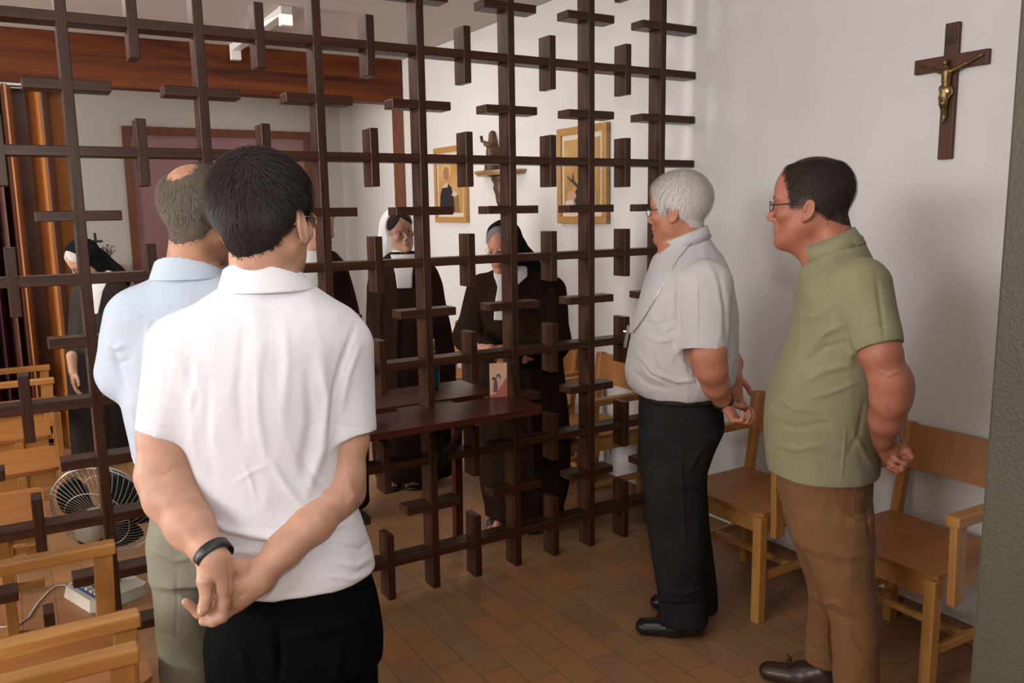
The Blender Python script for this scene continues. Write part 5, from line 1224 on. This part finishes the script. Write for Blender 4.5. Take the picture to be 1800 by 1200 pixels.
# ------------------------------------------------------------------ framed pictures on the right wall beyond the grille (wall normal -X)
def picture(label, y0, y1, z0, z1, shapes):
    t = thing('framed_picture', label, 'picture', (XW, (y0+y1)/2, (z0+z1)/2))
    W2, H2 = (y1-y0)/2, (z1-z0)/2
    fr = wood('gilt_wood_frame', (.40, .20, .055), (.50, .27, .085), (4, 30, 30), .4, .3, .0)
    b = MB(); b.box(-.030, -.002, -W2, W2, H2-.042, H2); b.box(-.030, -.002, -W2, W2, -H2, -H2+.042); b.box(-.030, -.002, -W2, -W2+.042, -H2+.042, H2-.042); b.box(-.030, -.002, W2-.042, W2, -H2+.042, H2-.042); b.bevel(.003)
    b.build('frame', fr, t)
    b = MB(); b.box(-.018, -.010, -W2+.042, W2-.042, -H2+.042, H2-.042); b.build('mat_board', mat('cream_mount', (.66, .56, .45), .7), t)
    iw, ih = W2-.075, H2-.078
    b = MB(); b.box(-.024, -.018, -iw-.006, iw+.006, -ih-.006, ih+.006); b.build('gold_slip', mat('gold_slip', (.75, .55, .25), .3, .6), t)
    b = MB(); b.box(-.0255, -.024, -iw, iw, -ih, ih); im = noisy('gold_ground', (.42, .22, .07), (.55, .33, .13), 5, .6); g = b.build('print', im, t)
    for k, (nm, pts, col) in enumerate(shapes):
        q = MB(); q.prism([(-x*iw, zz*ih) for x, zz in pts], -.0255-.0003*(k+1), -.0255-.0003*k, ax=0); q.build(nm, mat(nm+'_paint', col, .6), g)
    return t
E8 = lambda cx, cz, rx, rz, n=16: [(cx+rx*math.cos(2*PI*k/n), cz+rz*math.sin(2*PI*k/n)) for k in range(n)]
picture('gold framed picture of a dark-robed figure on the wall, farther of the two pictures', 2.345, 2.87, 1.54, 2.105,
        [('halo', E8(-.30, .52, .42, .30), (.55, .38, .16)), ('head', E8(-.30, .42, .26, .24), (.36, .14, .09)), ('robe', [(-.95, -1), (-.85, -.35), (-.62, -.05), (-.2, .08), (.15, -.1), (.35, -.5), (.4, -1)], (.014, .012, .014)),
         ('sleeve', [(-.70, -.10), (-.45, .06), (-.1, .08), (-.2, -.10)], (.50, .44, .33)), ('book', [(.15, -.38), (.35, -.22), (.62, -.30), (.70, -.36), (.4, -.44)], (.55, .48, .40)), ('drape', [(.42, -1), (.40, -.5), (.75, -.36), (.80, -1)], (.22, .14, .04))])
picture('gold framed picture with a dark branch on the wall, nearer of the two pictures', .675, 1.165, 1.54, 2.10,
        [('branch', [(-.85, .02), (-.55, -.12), (-.45, .12), (-.40, -.14), (-.1, -.3), (-.15, -.4), (-.5, -.22), (-.8, -.06)], (.05, .035, .03)), ('robe', [(-.25, -1), (-.45, -.55), (-.2, -.35), (.1, -.15), (.35, .3), (.62, .2), (.70, -1)], (.015, .013, .015)),
         ('head', E8(.42, .30, .20, .16), (.45, .22, .14)), ('child', E8(-.55, -.58, .28, .14), (.58, .30, .20)), ('white_cloth', [(-.95, -1), (-.9, -.72), (-.5, -.70), (-.3, -1)], (.62, .56, .48)), ('wing', [(.72, -.9), (.74, -.2), (.92, -.5), (.92, -1)], (.45, .27, .14))])
# statue on a bracket shelf
t = thing('wall_shelf', 'small gilt half-round wall shelf with scroll bracket between the two pictures', 'shelf', (XW, 1.84, 1.872))
gm = wood('gilded_wood', (.22, .12, .04), (.36, .21, .07), (10, 10, 10), .4, .3, .1)
b = MB(); pts = [(-.0, -.29)]+[(-.17*math.sin(PI*k/20), -.28*math.cos(PI*k/20)) for k in range(1, 20)]+[(0, .29)]
b.prism([(x-.002, y) for x, y in pts], 0, .016); b.prism([(x*.92-.002, y*.94) for x, y in pts], -.014, 0); b.bevel(.003); b.build('shelf_board', gm, t)
b = MB(); b.lathe([(.085, -.012), (.075, -.04), (.05, -.075), (.06, -.10), (.038, -.14), (.028, -.19), (.010, -.225)], (-.045, 0, 0), 20, .5, 1); b.build('bracket', wood('dark_carved_wood', (.06, .022, .010), (.11, .04, .02), (10, 10, 10), .5, .2, .2), t)
S_ = Sdf(); o = np.array([XW-.085, 1.85, 1.889]); up_ = np.array([0, 0, 1.0])
S_.add(cap(o+up_*.01, o+up_*.02, .055, .052), .01); S_.add(cap(o+up_*.03, o+up_*.14, .050, .036), .015); S_.add(cap(o+up_*.13, o+up_*.185, .040, .030), .012)
S_.add(ell(o+up_*.225+np.array([-.002, 0, 0]), (.022, .020, .027)), .008); S_.add(cap(o+up_*.24+np.array([.006, 0, 0]), o+up_*.10+np.array([.02, 0, 0]), .024, .040), .01)
S_.add(cap(o+up_*.175+np.array([-.01, .03, 0]), o+up_*.20+np.array([-.03, .085, 0]), .014, .009), .008); S_.add(cap(o+up_*.20+np.array([-.03, .085, 0]), o+up_*.225+np.array([-.04, .075, 0]), .009, .011), .008)
S_.add(cap(o+up_*.16+np.array([-.03, -.02, 0]), o+up_*.17+np.array([-.045, .02, 0]), .013, .010), .008)
for k in range(7): S_.add(cap(o+np.array([-.045*math.cos(k*.5-1.5), .045*math.sin(k*.5-1.5), .01]), o+np.array([-.026*math.cos(k*.5-1.5), .026*math.sin(k*.5-1.5), .15]), .006), .008)
p_, F_ = S_.mesh(.0035); p_ = relax(p_, F_, 1)
t = thing('statuette', 'small dark robed statuette with a raised arm on the gilt wall shelf', 'statuette', tuple(o))
quads('figure', p_, F_, noisy('dark_polychrome_wood', (.05, .022, .012), (.13, .07, .03), 25, .45), t, o)
b = MB(); b.lathe([(.058, 0), (.060, .006), (.050, .014)], (0, 0, 0)); b.build('plinth', mat('blue_grey_plinth', (.05, .06, .09), .5), t)

# ------------------------------------------------------------------ ceiling batten
t = thing('ceiling_light', 'white fluorescent batten on the ceiling beyond the grille', 'ceiling light', (1.36, 2.75, CEIL))
wh = mat('white_enamel', (.72, .71, .68), .35)
b = MB(); b.box(-.032, .032, -.66, .66, -.052, -.001); b.bevel(.005); b.build('batten', wh, t)
for s in (-1, 1):
    b = MB(); b.box(-.036, .036, s*.64-.028, s*.64+.028, -.115, -.001); b.bevel(.006); b.build('lamp_holder', wh, t)

# ------------------------------------------------------------------ side cabinet with cross and plant far at the back
t = thing('side_cabinet', 'pale narrow cabinet against the back wall behind the bowed sister', 'cabinet', (.40, 4.74, 0))
cm = noisy('pale_beech', (.42, .30, .20), (.48, .35, .24), 6, .5)
b = MB(); b.box(-.26, .21, -.20, .20, 0, 1.19); b.bevel(.004); b.build('body', cm, t)
for s in (-1, 1):
    b = MB(); b.box(-.025+s*.115-.108, -.025+s*.115+.108, -.216, -.201, .08, 1.13); b.bevel(.003); dr = b.build('door', cm, t)
    b = MB(); b.tube([(-.025+s*.02, -.217, .62), (-.025+s*.02, -.236, .62)], .010, 10); b.build('knob', mat('brass_knob', (.5, .36, .15), .3, 1.0), dr)
b = MB(); b.box(-.28, .23, -.22, .20, 1.19, 1.215); b.bevel(.003); b.build('top', cm, t)
t = thing('altar_cross', 'small dark standing cross on top of the pale cabinet at back', 'cross', (.430, 4.70, 1.216))
dk = mat('dark_cross_wood', (.035, .025, .012), .5)
b = MB(); b.box(-.010, .010, -.007, .007, .02, .275); b.box(-.055, .055, -.0065, .0065, .195, .215); b.bevel(.002); b.build('cross', dk, t)
b = MB(); b.box(-.045, .045, -.035, .035, 0, .02); b.bevel(.003); b.build('base', dk, t)
t = thing('potted_plant', 'tiny dried plant in a brown pot beside the standing cross', 'plant', (.515, 4.70, 1.216))
b = MB(); b.lathe([(.022, 0), (.032, .045), (.034, .05), (.028, .05)]); b.build('pot', mat('brown_pot', (.14, .06, .03), .5), t)
b = MB(); random.seed(3)
for k in range(46):
    a = random.random()*2*PI; e = random.uniform(.03, .12); r = random.uniform(.01, .055)
    c = Vector((r*math.cos(a), r*math.sin(a), .05+e)); d_ = Vector((math.cos(a+.8), math.sin(a+.8), .6)).normalized(); s_ = d_.orthogonal().normalized()
    vs = [b.bm.verts.new(c+d_*x+s_*y) for x, y in ((-.014, 0), (0, .006), (.016, 0), (0, -.006))]; b.bm.faces.new(vs)
    b.tube([(0, 0, .045), c*.5+Vector((0, 0, .03)), c], .0012, 4)
b.build('foliage', noisy('olive_leaf', (.07, .06, .02), (.14, .12, .04), 30, .6), t)
